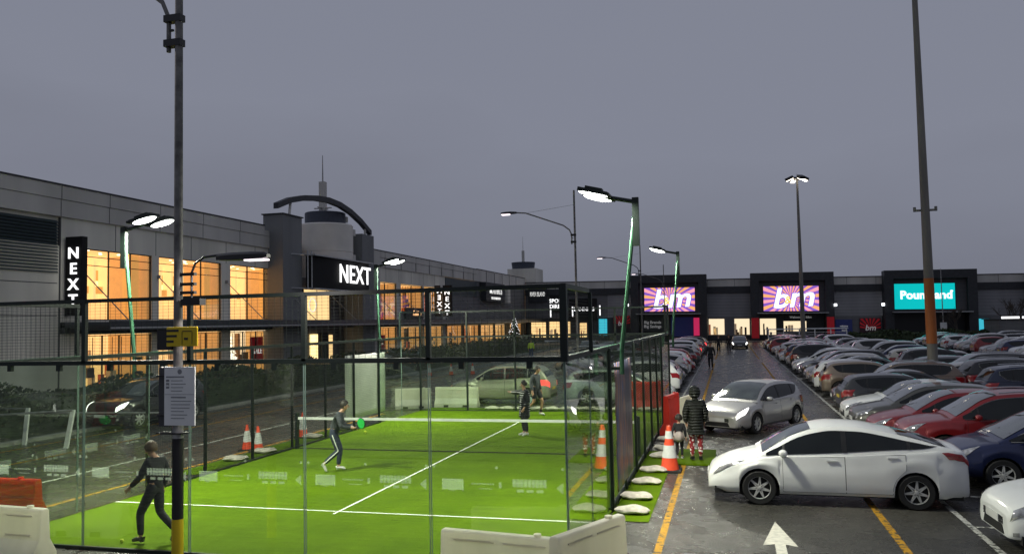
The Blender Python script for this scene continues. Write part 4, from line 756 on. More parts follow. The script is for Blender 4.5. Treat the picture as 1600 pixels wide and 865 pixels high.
# printed banner on the right mesh, white tarpaulin on the left mesh
bn = tag(empty('printed_banner', (-2.08, 16, 0)), 'glossy printed banner of a figure on dark blue, tied to the right mesh', 'banner')
def bannermat():
    m = bpy.data.materials.new('banner_print'); m.use_nodes = True; t = m.node_tree; l = t.links; b = t.nodes['Principled BSDF']; c = t.nodes.new('ShaderNodeTexCoord'); n = t.nodes.new('ShaderNodeTexNoise'); n.inputs['Scale'].default_value = 0.75; n.inputs['Detail'].default_value = 3; n.inputs['Distortion'].default_value = 1.3
    mm = t.nodes.new('ShaderNodeMapping'); mm.inputs['Scale'].default_value = (1, 1.7, .55); l.new(c.outputs['Object'], mm.inputs[0]); l.new(mm.outputs[0], n.inputs['Vector']); r = t.nodes.new('ShaderNodeValToRGB'); cr = r.color_ramp
    cr.elements[0].position = .3; cr.elements[0].color = (.02, .03, .08, 1); cr.elements[1].position = .80; cr.elements[1].color = (.40, .43, .48, 1)
    for p_, q_ in ((.44, (.05, .08, .18, 1)), (.5, (.30, .15, .08, 1)), (.54, (.05, .05, .09, 1)), (.66, (.02, .025, .05, 1))): cr.elements.new(p_).color = q_
    l.new(n.outputs['Fac'], r.inputs[0]); l.new(r.outputs[0], b.inputs['Base Color']); b.inputs['Roughness'].default_value = .38; return m
P = [[(-2.10 + .007 * math.sin(j * 1.7 + i * .5), 15.3 + i * .235, .30 + j * .24) for i in range(12)] for j in range(11)]
o = MB().grid(P).build('sheet', bannermat(), bn, smooth=True); sd = o.modifiers.new('thick', 'SOLIDIFY'); sd.thickness = .008
tp = tag(empty('tarpaulin', (-12.3, 26, 0)), 'white tarpaulin sheet hung on the far left mesh of the court', 'tarpaulin')
P = [[(-12.29 + .006 * math.sin(i * 1.1 + j * .7), 24.45 + i * .32 + .012 * math.sin(j * 1.3), .38 + j * .215) for i in range(11)] for j in range(11)]
o = MB().grid(P).build('sheet', M['tarp'], tp, smooth=True); sd = o.modifiers.new('thick', 'SOLIDIFY'); sd.thickness = .01

# ================================================================== CARS
def pchip(pts):
    xs = [p[0] for p in pts]; ys = [p[1] for p in pts]; n = len(xs); h = [xs[i + 1] - xs[i] for i in range(n - 1)]; d = [(ys[i + 1] - ys[i]) / h[i] for i in range(n - 1)]; m = [d[0]]
    for i in range(1, n - 1): m.append(0 if d[i - 1] * d[i] <= 0 else 2 * d[i - 1] * d[i] / (d[i - 1] + d[i]) if True else 0)
    m.append(d[-1])
    def f(x):
        if x <= xs[0]: return ys[0]
        if x >= xs[-1]: return ys[-1]
        i = 0
        while x > xs[i + 1]: i += 1
        t = (x - xs[i]) / h[i]; return (2 * t ** 3 - 3 * t ** 2 + 1) * ys[i] + (t ** 3 - 2 * t ** 2 + t) * h[i] * m[i] + (3 * t ** 2 - 2 * t ** 3) * ys[i + 1] + (t ** 3 - t ** 2) * h[i] * m[i + 1]
    return f
TYPES = dict(
    hatchback=dict(L=4.20, W=1.79, H=1.48, r=.315, uf=.86, ur=3.46, belt=[(1.1, .93), (2.4, .95), (3.4, 1.00), (4.2, 1.03)], top=[(0, .56), (.05, .66), (.25, .77), (.6, .86), (1.0, .93), (1.15, .95), (3.9, 1.0), (4.1, 1.0), (4.2, .90)], roof=[(1.0, .93), (1.35, 1.15), (1.75, 1.36), (2.1, 1.45), (2.6, 1.48), (3.2, 1.46), (3.7, 1.40), (3.82, 1.34), (4.1, 1.0)], glass=(1.22, 3.72), side='hatch'),
    suv=dict(L=4.52, W=1.86, H=1.67, r=.35, uf=.90, ur=3.58, belt=[(1.1, 1.06), (2.4, 1.08), (3.6, 1.14), (4.5, 1.16)], top=[(0, .68), (.05, .82), (.25, .95), (.6, 1.02), (1.1, 1.08), (3.9, 1.12), (4.4, 1.12), (4.52, 1.0)], roof=[(1.05, 1.07), (1.4, 1.30), (1.75, 1.52), (2.1, 1.63), (2.7, 1.67), (3.4, 1.66), (3.95, 1.60), (4.1, 1.53), (4.42, 1.12)], glass=(1.28, 4.0), side='suv'),
    estate=dict(L=4.62, W=1.82, H=1.47, r=.325, uf=.90, ur=3.60, belt=[(1.1, .93), (2.4, .95), (4.0, 1.0), (4.6, 1.02)], top=[(0, .55), (.05, .66), (.3, .78), (.7, .87), (1.2, .94), (4.2, 1.0), (4.5, 1.0), (4.62, .88)], roof=[(1.1, .93), (1.5, 1.17), (1.9, 1.37), (2.3, 1.45), (2.9, 1.47), (3.6, 1.45), (4.15, 1.38), (4.28, 1.32), (4.5, 1.0)], glass=(1.33, 4.2), side='suv'),
    saloon=dict(L=4.66, W=1.83, H=1.43, r=.325, uf=.88, ur=3.66, belt=[(1.1, .91), (2.4, .93), (3.6, .98), (4.6, 1.0)], top=[(0, .52), (.05, .64), (.3, .76), (.7, .85), (1.25, .93), (3.5, .99), (3.95, 1.04), (4.35, 1.04), (4.6, 1.0), (4.66, .88)], roof=[(1.15, .92), (1.55, 1.14), (2.0, 1.35), (2.4, 1.42), (2.8, 1.43), (3.3, 1.36), (3.7, 1.20), (4.02, 1.04)], glass=(1.36, 3.62), side='saloon'),
    people_carrier=dict(L=4.42, W=1.83, H=1.62, r=.32, uf=.88, ur=3.58, belt=[(.9, .98), (2.4, 1.0), (3.6, 1.07), (4.4, 1.08)], top=[(0, .60), (.05, .72), (.3, .86), (.6, .94), (.95, 1.0), (4.1, 1.05), (4.3, 1.05), (4.42, .94)], roof=[(.85, .98), (1.2, 1.20), (1.6, 1.42), (2.0, 1.56), (2.6, 1.62), (3.3, 1.60), (3.9, 1.52), (4.02, 1.45), (4.32, 1.05)], glass=(1.02, 3.95), side='suv'),
    liftback=dict(L=4.54, W=1.77, H=1.47, r=.315, uf=.94, ur=3.64, belt=[(1.0, .88), (1.6, .92), (2.4, .965), (3.4, 1.04), (4.3, 1.08)], top=[(0, .50), (.04, .58), (.18, .67), (.45, .78), (.8, .87), (1.05, .92), (2.5, .97), (3.6, 1.05), (4.25, 1.09), (4.46, 1.06), (4.54, .93)], roof=[(.92, .90), (1.25, 1.11), (1.6, 1.31), (1.95, 1.42), (2.3, 1.47), (2.7, 1.46), (3.2, 1.38), (3.7, 1.26), (4.15, 1.12), (4.3, 1.08)], glass=(1.08, 4.02), side='saloon'),
)
def make_car(kind, hi=True):
    c = TYPES[kind]; Lc, W, H = c['L'], c['W'] / 2, c['H']; top, belt, roof = pchip(c['top']), pchip(c['belt']), pchip(c['roof']); uA, uD = c['roof'][0][0], c['roof'][-1][0]; r = c['r']; ra = r * 1.15; zsill = .21 if c['H'] < 1.55 else .27
    root = empty('parked_car', (0, 0, 0)); hL = Lc / 2
    def wplan(u):
        a, b = .95, .75; f = 1.0
        if u < a: f = min(f, .66 + .34 * (1 - ((a - u) / a) ** 2.6) ** (1 / 2.0))
        if u > Lc - b: f = min(f, .76 + .24 * max(0, 1 - ((u - Lc + b) / b) ** 2.8) ** .5)
        return W * f
    def zbot(u):
        z = zsill + (.03 if u < .3 or u > Lc - .35 else 0)
        for uc in (c['uf'], c['ur']):
            if abs(u - uc) < ra: z = max(z, r + math.sqrt(ra * ra - (u - uc) ** 2))
        return z
    def ring(u):
        w_ = wplan(u); zb = zbot(u); zt = top(u); cab = max(0, min(1, (u - uA) / .25, (uD - u) / .25)); zs = min(zt - .045, belt(u) if cab > .5 else zt - .08); zs = zs * 1.0 if cab >= 1 or cab <= 0 else (zt - .06); h = zs - zb
        arch = zb > zsill + .06
        return [(w_ * (.985 if arch else .93), zb), (w_ * .99, zb + .12 * h), (w_ * 1.0, zb + .38 * h), (w_ * .995, zb + .58 * h), (w_ * .965, zb + .80 * h), (w_ * .945, zs), (w_ * .86, zs + (zt - zs) * .72), (w_ * .55, zt), (0.0, zt + .018)]
    def surf(u, v):
        q = ring(u); v = max(0, min(len(q) - 1.0001, v)); i = int(v); t = v - i; p0, p1, p2, p3 = q[max(i - 1, 0)], q[i], q[i + 1], q[min(i + 2, len(q) - 1)]
        f = lambda k: .5 * (2 * p1[k] + (p2[k] - p0[k]) * t + (2 * p0[k] - 5 * p1[k] + 4 * p2[k] - p3[k]) * t * t + (3 * p1[k] - p0[k] - 3 * p2[k] + p3[k]) * t ** 3)
        return Vector((u - hL, f(0), f(1)))
    def nrm(u, v, F=surf):
        e = .02; a = F(min(u + e, Lc - .001), v) - F(max(u - e, 0.001), v); b = F(u, v + .05) - F(u, v - .05); n = a.cross(b); n.normalize() if n.length > 1e-6 else None
        return n if n.y > 0 or (abs(n.y) < .2 and n.z > 0) else -n
    us = sorted(set([0, .015, .05, .1, .17, .25, .35, .47, .6] + [Lc - x for x in (0, .02, .06, .12, .2, .3, .42, .6)] + [round(.6 + (Lc - 1.2) * k / 22, 3) for k in range(23)] + [round(uc + ra * math.cos(PI * k / 12) * .999, 3) for uc in (c['uf'], c['ur']) for k in range(13)] + [round(uc + s * (ra + .004), 3) for uc in (c['uf'], c['ur']) for s in (-1, 1)]))
    if not hi: us = us[::2] if us[-1] in us[::2] else us[::2] + [us[-1]]
    vs = [k / 2.0 for k in range(17)] if hi else [0, .5, 1, 2, 3, 4, 5, 6, 7, 8]
    m = MB(); rows = []
    for u in us:
        a = [surf(u, v) for v in vs]; rows.append([Vector((p.x, -p.y, p.z)) for p in a] + [p for p in a[::-1][1:]])
    m.grid(rows); m.add(rows[0], [tuple(range(len(rows[0])))]); m.add(rows[-1], [tuple(range(len(rows[0])))])
    # greenhouse shell
    def grow(u):
        zb_ = belt(u) - .05; zr = roof(u); h = max(0, zr - zb_); wb = wplan(u) * .935; k = min(1, h / (H - belt(2.3))); wr = wb - .30 * h * (0.75 if c['H'] > 1.55 else .95) / .55 * .55 - .02; rr = min(.10, h * .3)
        return [(wb, zb_), ((wb * .52 + wr * .48) + .008, zb_ + h * .45), (wr + .012, zr - rr * .9), (wr - rr * .45, zr - rr * .25), (wr * .62, zr - .0), (0, zr + .018)]
    def gsurf(u, v):
        q = grow(u); v = max(0, min(4.9999, v)); i = int(v); t = v - i; return Vector((u - hL, q[i][0] * (1 - t) + q[i + 1][0] * t, q[i][1] * (1 - t) + q[i + 1][1] * t))
    gu = sorted(set([uA, uA + .06, uA + .15] + [round(uA + (uD - uA) * k / (30 if hi else 14), 3) for k in range(31 if hi else 15)]))
    rows = []
    for u in gu:
        a = [gsurf(u, v) for v in (0, 1, 2, 2.5, 3, 3.5, 4, 4.5, 5)]; rows.append([Vector((p.x, -p.y, p.z)) for p in a] + a[::-1][1:])
    m.grid(rows); body = m.build('body', CP['white'], root, smooth=True, world=False)
    # dark underside, wheel-arch liners
    m = MB(); m.box(.12 - hL, hL - .12, -W * .86, W * .86, zsill - .03, zsill + .1)
    for uc in (c['uf'], c['ur']):
        for s in (-1, 1):
            n = 10; A = [(uc - hL + ra * .995 * math.cos(PI * k / n), r + ra * .995 * math.sin(PI * k / n)) for k in range(n + 1)]
            m.grid([[Vector((x, s * W * .55, z)), Vector((x, s * W * .985, z))] for x, z in A]); m.add([(x, s * W * .56, z) for x, z in A] + [(uc - hL - ra, s * W * .56, .1), (uc - hL + ra, s * W * .56, .1)], [tuple(range(n + 1)) + (n + 1, n + 2)])
    m.box(-hL + .3, hL - .3, -W * .55, W * .55, zsill, zsill + .3)
    m.build('underbody', M['matt'], root, world=False)
    # side windows: drawn on the greenhouse skin
    g0, g1 = c['glass']; sg = MB(); pl = MB(); tm = MB()
    def side_pt(u, z, off, s):
        q = grow(u); 
        for i in range(3):
            if q[i][1] <= z <= q[i + 1][1] or i == 2:
                t = (z - q[i][1]) / max(1e-4, q[i + 1][1] - q[i][1]); y = q[i][0] * (1 - t) + q[i + 1][0] * t; break
        return Vector((u - hL, s * (y + off), z))
    def zhi(u):
        q = grow(u); return q[2][1] + .005 - (.02 if c['side'] != 'saloon' else .01)
    def zlo(u):
        e = 0
        if u > g1 - .35: e = ((u - g1 + .35) / .35) ** 2 * (.24 if c['side'] != 'saloon' else .04)
        return belt(u) + .025 + e
    N = 26 if hi else 12
    for s in (-1, 1):
        row = []
        for k in range(N + 1):
            u = g0 + (g1 - g0) * k / N; a, b = zlo(u), zhi(u); b = max(b, a + .004); row.append([side_pt(u, a + (b - a) * j / 4, .010, s) for j in range(5)])
        sg.grid(row)
        uB = g0 + (g1 - g0) * .47
        for uu, wd in ((uB, .045), (g0 + (g1 - g0) * .84, .03), (g0 + .32, .02)):
            if hi or uu == uB: pl.grid([[side_pt(uu + d, zlo(uu) + (zhi(uu) - zlo(uu)) * j / 4, .016, s) for j in range(5)] for d in (-wd, wd)])
    sg.build('side_window', M['carglass'], root, smooth=True, world=False)
    if hi: pl.build('window_pillar', M['black'], root, world=False)
    # windscreen and rear window
    def cap_glass(ua, ub, ya, name, mt):
        n = 8; P = []
        for k in range(n + 1):
            u = ua + (ub - ua) * k / n; q = grow(u); wt = q[3][0] * ya; e = .02; sl = (roof(min(u + e, uD)) - roof(max(u - e, uA))); nn = Vector((-sl, 0, 2 * e)).normalized()
            line = []
            for j in range(-5, 6):
                y = wt * j / 5; ay = abs(y); w4 = q[4][0]; z = q[5][1] + (q[4][1] - q[5][1]) * ay / w4 if ay <= w4 else q[4][1] + (q[3][1] - q[4][1]) * (ay - w4) / max(1e-4, q[3][0] - w4)
                line.append(Vector((u - hL, y, z)) + nn * .012)
            P.append(line)
        return MB().grid(P).build(name, mt, root, smooth=True, world=False)
    rf_ = c['roof']; 
    top_u = next(u for u, z in rf_ if z > H - .075)
    cap_glass(uA + .10, top_u - .05, .97, 'windscreen', M['screenglass'])
    rs = [u for u, z in rf_ if z > H - (.12 if kind in ('saloon', 'liftback') else .16)][-1]
    cap_glass(rs + (.12 if kind != 'liftback' else .2), uD - (.05 if kind != 'liftback' else .12), .93, 'rear_window', M['carglass'])
    # wheels
    def wheel(uc, s):
        x = uc - hL; y = s * (W - .115); t = MB(); t.lathe([(r * .66, -.10), (r * .93, -.105), (r * .99, -.085), (r, -.05), (r, .05), (r * .99, .085), (r * .93, .105), (r * .66, .10)], 28 if hi else 14, (x, y, r), 'Y'); o = t.build('wheel', M['rubber'], root, smooth=True, world=False)
        q = MB(); rr = r * .69; q.lathe([(rr, .02 * s), (rr, .088 * s), (rr * .93, .092 * s), (rr * .90, .05 * s)], 24 if hi else 12, (x, y, r), 'Y'); q.lathe([(0, .03 * s), (rr, .03 * s)], 12, (x, y, r), 'Y', mi=1)
        if hi:
            for k in range(7):
                for da in (-.22, .22):
                    a = 2 * PI * k / 7 + .3; T = Matrix.Translation((x, y, r)) @ Matrix.Rotation(a + da * .5, 4, 'Y'); q.box(rr * .14, rr * .95, .05 * s, .082 * s, da * rr * .5 - .011, da * rr * .5 + .011, T=T)
        else:
            for k in range(5): T = Matrix.Translation((x, y, r)) @ Matrix.Rotation(2 * PI * k / 5, 4, 'Y'); q.box(rr * .1, rr * .95, .05 * s, .08 * s, -.03, .03, T=T)
        q.lathe([(0, .092 * s), (rr * .18, .088 * s), (rr * .2, .05 * s)], 10, (x, y, r), 'Y'); q.build('rim', [M['alloy'], M['matt']], o, world=False)
    for uc in (c['uf'], c['ur']):
        for s in (-1, 1): wheel(uc, s)
    # lamps
    def patch(name, fu0, fu1, v0, v1, mt, off=.012, n=6, k=4, par=None):
        """patch on the lower body; fu0/fu1 give u at a v fraction"""
        for s in (-1, 1):
            P = []
            for i in range(n + 1):
                vf = i / n; v = v0 + (v1 - v0) * vf; ua, ub = fu0(vf), fu1(vf); L_ = []
                for j in range(k + 1):
                    u = ua + (ub - ua) * j / k; p = surf(u, v) + nrm(u, v) * off; L_.append(Vector((p.x, s * p.y, p.z)))
                P.append(L_)
            MB().grid(P).build(name, mt, root, smooth=True, world=False)
    if kind == 'liftback': patch('headlight', lambda f: .10 + .12 * f, lambda f: .22 + .50 * f, 4.7, 5.7, M['head'])
    elif kind != 'liftback': patch('headlight', lambda f: .02 + .05 * f, lambda f: .26 + .26 * f, 4.25, 5.75, M['head'])
    patch('tail_light', lambda f: Lc - .34 - .12 * f, lambda f: Lc - .012, 3.5 if kind != 'liftback' else 4.2, 5.0, M['tail'])
    # nose and tail furniture
    zt0 = top(0); f = MB(); f.box(-hL - .012, -hL + .05, -W * .44, W * .44, zt0 - .16, zt0 - .06); f.build('grille', M['black'], root, world=False)
    f = MB(); f.prism([(-W * .48, zsill + .05), (W * .48, zsill + .05), (W * .40, zsill + .175), (-W * .40, zsill + .175)], 0, -hL - .012, -hL + .05); f.build('air_intake', M['matt'], root, world=False)
    if kind != 'liftback':
        patch('fog_lamp', lambda f: .035, lambda f: .10, 1.1, 1.7, M['head'], .008, 4, 3)
        MB().box(-hL - .018, -hL + .04, -W * .44, W * .44, zt0 - .165, zt0 - .155).box(-hL - .018, -hL + .04, -W * .44, W * .44, zt0 - .115, zt0 - .105).build('grille_bar', M['chrome'], root, world=False)
    MB().box(-hL - .022, -hL - .006, -.26, .26, zsill + .19, zsill + .30).build('number_plate', M['plate_w'], root, world=False)
    MB().box(hL + .002, hL + .016, -.26, .26, .62, .73).build('number_plate', M['plate_y'], root, world=False)
    MB().box(hL - .03, hL + .008, -W * .72, W * .72, zsill + .02, zsill + .16).build('rear_bumper', M['matt'], root, world=False)
    # mirrors
    for s in (-1, 1):
        u = g0 + .30; y0 = wplan(u) * .93; zz = belt(u) + .07; q = MB(); P = [(0, -.09), (.05, -.085), (.075, -.05), (.085, 0), (.07, .06), (.04, .085), (0, .09)]
        q.lathe(P, 12, (0, 0, 0), 'Y'); q.v = [((v[0] * .95 + u - hL), v[1] * 1.1 + s * (y0 + .13), v[2] * .85 + zz) for v in q.v]; o = q.build('mirror', CP['white'], root, smooth=True, world=False)
        if hi: MB().box(u - hL - .02, u - hL + .03, min(s * (y0 - .02), s * (y0 + .08)), max(s * (y0 - .02), s * (y0 + .08)), zz - .07, zz - .03).build('mirror_arm', M['black'], o, world=False)
    if hi:
        def vat(u, z):
            lo, hi_ = 0., 5.
            for _ in range(18):
                md = (lo + hi_) / 2
                if surf(u, md).z < z: lo = md
                else: hi_ = md
            return lo
        dm = g0 + (g1 - g0) * .47
        for s in (-1, 1):
            for a, b in ((max(g0 + .02, c['uf'] + ra + .07), dm - .006), (dm + .006, min(c['ur'] - ra * .35, dm + 1.02))):
                P = []; Q = []
                for j in range(9):
                    zf = j / 8; L1 = []; L2 = []
                    for i in range(7):
                        b2 = b
                        zz = zsill + .06 + (belt(a) - .0 - zsill - .06) * zf
                        if a > dm: 
                            dz = zz - r
                            lim = c['ur'] - math.sqrt(max(0, (ra + .03) ** 2 - dz * dz)) if dz < ra + .03 else 99
                            b2 = min(b, lim)
                        u = a + (b2 - a) * i / 6; v = vat(u, min(zz, belt(u) - .02)); nn = nrm(u, v); p_ = surf(u, v) + nn * .005; L1.append(Vector((p_.x, s * p_.y, p_.z)))
                        u2 = a - .006 + (b2 - a + .012) * i / 6; zz2 = zz + (.008 if j == 8 else -.008 if j == 0 else 0); v2 = vat(u2, min(zz2, belt(u2) - .015)); p_ = surf(u2, v2) + nrm(u2, v2) * .003; L2.append(Vector((p_.x, s * p_.y, p_.z)))
                    P.append(L1); Q.append(L2)
                q = MB(); q.grid(P, 0); q.grid(Q, 1); o = q.build('door', [CP['white'], M['matt']], root, smooth=True, world=False)
                uh = b - .22 if a < dm else a + .80; uh = min(uh, b - .12); v = vat(uh, belt(uh) - .11); p_ = surf(uh, v); y = p_.y + .022
                MB().box(uh - hL - .09, uh - hL + .09, min(s * (y - .012), s * (y + .012)), max(s * (y - .012), s * (y + .012)), p_.z - .013, p_.z + .013).build('door_handle', CP['white'], o, world=False)
        q = MB(); q.tube([(uA + .12 - hL, -W * .1, top(uA) + .05), (uA + .26 - hL, -W * .72, roof(uA + .26) + .0)], .010, 4); q.tube([(uA + .12 - hL, W * .55, top(uA) + .05), (uA + .26 - hL, .0, roof(uA + .26) + .03)], .010, 4); q.build('wiper', M['black'], root, world=False)
        if kind in ('suv', 'estate', 'people_carrier'):
            for s in (-1, 1):
                P = [(u - hL, s * (grow(u)[3][0] - .03), grow(u)[3][1] + .045) for u in [top_u + (uD - .75 - top_u) * k / 8 for k in range(9)]]; MB().tube(P, .016, 6).build('roof_rail', M['chrome'], root, world=False)
                P = [side_pt(u, zlo(u) - .012, .016, s) for u in [g0 + .03 + (g1 - g0 - .06) * k / 16 for k in range(17)]] + [side_pt(u, zhi(u) + .008, .016, s) for u in [g1 - .03 - (g1 - g0 - .2) * k / 16 for k in range(17)]]; MB().tube(P, .011, 4).build('window_trim', M['chrome'], root, world=False)
    root['label'] = 'x'; root['category'] = 'car'; index(root); return root
PROTO = {}
def car(kind, hi, x, y, rz, colour, label, group=None, name='parked_car', lights=None):
    key = (kind, hi)
    if key not in PROTO: PROTO[key] = make_car(kind, hi); PROTO[key].location = (0, 0, 0)
    o = copy_tree(PROTO[key]); o.location = (x, y, 0); o.rotation_euler = (0, 0, rz); o['label'] = label; o['category'] = 'car'
    if group: o['group'] = group
    pc = CP[colour]
    for ch in tree(o):
        if ch.type == 'MESH' and ch.data.materials and ch.data.materials[0] == CP['white']:
            ch.material_slots[0].link = 'OBJECT'; ch.material_slots[0].material = pc
        st = ch.name.split('.')[0]
        if st == 'headlight' and lights in ('head', 'both'): ch.material_slots[0].link = 'OBJECT'; ch.material_slots[0].material = M['head_e']
        if st == 'tail_light' and lights in ('tail', 'both'): ch.material_slots[0].link = 'OBJECT'; ch.material_slots[0].material = M['tail_e']
    return o
_made = {}
def copy_tree(o, parent=None):
    c = o.copy(); COL.objects.link(c); c.parent = parent; _made.setdefault(c.name, [])
    if parent is not None: _made[parent.name].append(c)
    for ch in CH.get(o.name, []): copy_tree(ch, c)
    return c
def tree(o):
    out = []
    for ch in _made.get(o.name, []): out.append(ch); out += tree(ch)
    return out
CARWORD = dict(hatchback='hatchback', suv='four-by-four', estate='estate car', saloon='saloon', people_carrier='people carrier', liftback='liftback')
def rank(x0, out_dir, y0, pitch, items, group, where):
    """items: (colour, kind, nose_out, setback, lights) ; out_dir -1: lane on the left, +1: lane on the right"""
    names = ['%s %s' % (c, CARWORD[k]) if c else 'empty bay' for c, k, *_ in items]; used = {}
    for i, (c, k, nose, sb, li) in enumerate(items):
        if c is None: continue
        y = y0 + i * pitch + rnd.uniform(-.08, .08); L_ = TYPES[k]['L']; cx = x0 - out_dir * (sb + L_ / 2)
        front_left = (out_dir < 0) == bool(nose); rz = (0 if front_left else PI) + rnd.uniform(-.035, .035)
        if i == 0: lab = '%s, nearest in %s' % (names[i], where)
        else: lab = '%s between %s and %s, %s' % (names[i], names[i - 1], names[i + 1] if i + 1 < len(items) else 'empty bay', where)
        used.setdefault(lab, 0); used[lab] += 1
        if used[lab] > 1: lab = '%s, bay %d of %s' % (names[i], i + 1, where)
        o = car(k, y < 42, cx, y, rz, c, lab, group, lights=li); o.scale = (rnd.uniform(.95, 1.02), 1, rnd.uniform(.96, 1.05))
h, s_, v, e_, p_ = 'hatchback', 'saloon', 'suv', 'estate', 'people_carrier'
# first rank right of the lane (x from 3.6)
R1 = [('blue', p_, 1, .65, 0), ('red', v, 1, .25, 0), ('red', h, 1, -.05, 0), ('olive', h, 1, -.15, 0), ('white', s_, 1, -.1, 0), ('charcoal', h, 0, .1, 0), ('charcoal', s_, 1, .1, 0), ('bronze', v, 1, .9, 0), ('tan', h, 0, .3, 0), ('white', h, 0, .2, 0),
      ('grey', s_, 1, .3, 0), ('silver', h, 1, .2, 0), ('black', v, 1, .3, 0), ('silver', h, 1, .2, 'head'), ('white', p_, 1, .2, 0), ('black', v, 0, .2, 0), ('silver', s_, 1, .3, 0), ('silver', h, 1, .2, 0), ('navy', h, 0, .3, 0), ('white', h, 1, .1, 0), ('black', s_, 1, .2, 0), ('silver', e_, 0, .3, 0), ('white', h, 1, .3, 0), ('silver', v, 1, .3, 0), (None, h, 1, .2, 0), ('silver', h, 1, .3, 0), ('red', h, 0, .2, 0), ('black', v, 1, .3, 0), ('navy', s_, 1, .3, 0), ('white', h, 1, .3, 0), ('grey', h, 0, .3, 0), ('black', e_, 1, .3, 0), ('silver', s_, 1, .2, 0), ('charcoal', h, 1, .3, 0), ('red', h, 1, .3, 0)]
rank(3.6, -1, 18.95, 2.46, R1, 'cars in the front rank right of the lane', 'mast-side front rank')
R2 = [('grey', s_, 0, .2, 0), ('navy', v, 0, .2, 0), ('charcoal', v, 0, .3, 0), ('blue', h, 0, .3, 0), ('navy', p_, 1, .2, 0), ('black', v, 1, .2, 0), ('silver', e_, 1, .2, 0), ('black', v, 0, .3, 0), ('grey', e_, 1, .4, 0), ('olive', s_, 1, .3, 0), ('black', p_, 1, .3, 0), ('silver', h, 0, .3, 0), ('cream', h, 1, .2, 0), ('white', h, 0, .3, 'tail'), (None, s_, 1, .3, 0), ('blue', h, 0, .2, 'tail'), ('silver', v, 0, .3, 0), ('silver', v, 1, .2, 0), (None, h, 1, .2, 0), ('white', h, 0, .2, 0), ('silver', s_, 1, .3, 0), ('white', e_, 0, .2, 0), ('grey', h, 1, .2, 0), ('white', s_, 1, .3, 0), ('silver', h, 0, .2, 0), ('white', v, 1, .2, 0), ('silver', h, 1, .3, 0), ('silver', s_, 0, .2, 0), ('charcoal', v, 1, .2, 0), ('white', h, 1, .3, 0), ('grey', s_, 0, .3, 0)]
rank(13.6, 1, 24.0, 2.46, R2, 'cars in the second rank right of the lane', 'second rank from lane')
R3 = [('black', e_, 1, .3, 0), (None, h, 0, .3, 0), ('navy', h, 0, .3, 'tail'), ('silver', v, 1, .3, 0), ('white', h, 1, .2, 0), ('silver', s_, 1, .3, 0), ('white', v, 1, .3, 0), ('blue', h, 0, .3, 0), ('grey', e_, 1, .2, 0), ('silver', h, 1, .3, 0), ('red', h, 0, .3, 0), ('charcoal', s_, 1, .2, 0), ('silver', v, 1, .2, 0), ('navy', h, 1, .2, 0), ('white', e_, 0, .3, 0), ('black', s_, 1, .2, 0), ('grey', h, 1, .3, 0), ('silver', s_, 0, .2, 0), ('charcoal', h, 1, .2, 0), ('white', h, 1, .2, 0)]
rank(19.6, -1, 52.0, 2.46, R3, 'cars in the third rank right of the lane', 'third rank from lane')
R4 = [('white', v, 1, .3, 0), ('charcoal', h, 0, .3, 0), ('silver', s_, 1, .3, 0), ('black', v, 0, .3, 0), ('grey', h, 1, .2, 0), ('white', s_, 0, .2, 0), ('navy', v, 0, .3, 0), ('silver', h, 1, .2, 0), ('black', h, 0, .3, 0), ('charcoal', e_, 1, .2, 0), ('white', h, 0, .2, 0), ('grey', v, 0, .2, 0), ('silver', s_, 1, .2, 0)]
rank(29.2, 1, 64.0, 2.46, R4, 'cars in the farthest rank right of the lane', 'fourth rank from lane')
L1 = [('white', h, 0, .3, 0), ('charcoal', e_, 0, .4, 0), ('grey', h, 1, .3, 0), ('black', v, 1, .3, 0), ('silver', h, 0, .4, 0), ('white', h, 0, .35, 0), ('red', h, 1, .2, 0), ('red', h, 0, .4, 0), ('charcoal', s_, 0, .3, 0), ('black', h, 0, .4, 0), ('grey', s_, 0, .2, 0), ('silver', h, 0, .3, 0), ('white', v, 0, .3, 0), ('grey', e_, 0, .3, 0), ('red', s_, 0, .3, 'tail'), ('black', s_, 1, .3, 0), ('silver', v, 0, .3, 0), ('navy', h, 1, .3, 0), ('grey', h, 0, .2, 0), ('black', v, 0, .2, 'tail'), ('white', s_, 0, .3, 0), ('charcoal', h, 1, .2, 0), ('silver', h, 0, .2, 0)]
rank(-2.0, 1, 40.0, 2.46, L1, 'cars in the rank left of the lane', 'court-side rank')
L2 = [('silver', s_, 1, .3, 0), ('black', h, 1, .3, 0), ('grey', v, 0, .3, 0), ('white', h, 1, .2, 0), ('navy', s_, 1, .2, 0), ('silver', e_, 0, .3, 0), ('charcoal', h, 1, .3, 0), ('black', v, 1, .2, 0), ('grey', h, 0, .2, 0)]
rank(-12.2, -1, 56.0, 2.46, L2, 'cars in the rank behind the court', 'rank behind the court')
car('hatchback', True, 3.72 + 2.18, 14.0, R(2), 'white', 'white hatchback nosing towards the lane, nearer than the white liftback')
car('liftback', True, 1.80, 16.88, R(-.5), 'white', 'shiny white liftback pulling out across the lane beside the arrow')
car('hatchback', True, .62, 27.2, R(60), 'silver', 'silver hatchback with headlights on, turning in the lane behind the waiting people', lights='head')
car('suv', True, -9.65, 34.4, 0, 'champagne', 'pale champagne four-by-four with red tail lamp lit, just beyond the court', lights='tail')
car('estate', True, -4.55, 34.5, PI, 'palegreen', 'pale green estate car seen through the far glass of the court')
car('suv', True, -21.3, 26.2, R(84), 'black', 'black four-by-four with headlights on, beside the hedge', lights='head')
car('saloon', False, 1.2, 98.0, R(90), 'charcoal', 'oncoming dark car with bright headlights far down the lane', lights='head')
car('saloon', False, -14.6, 86.5, R(84), 'black', 'distant oncoming car with headlights behind the court mesh', lights='head')
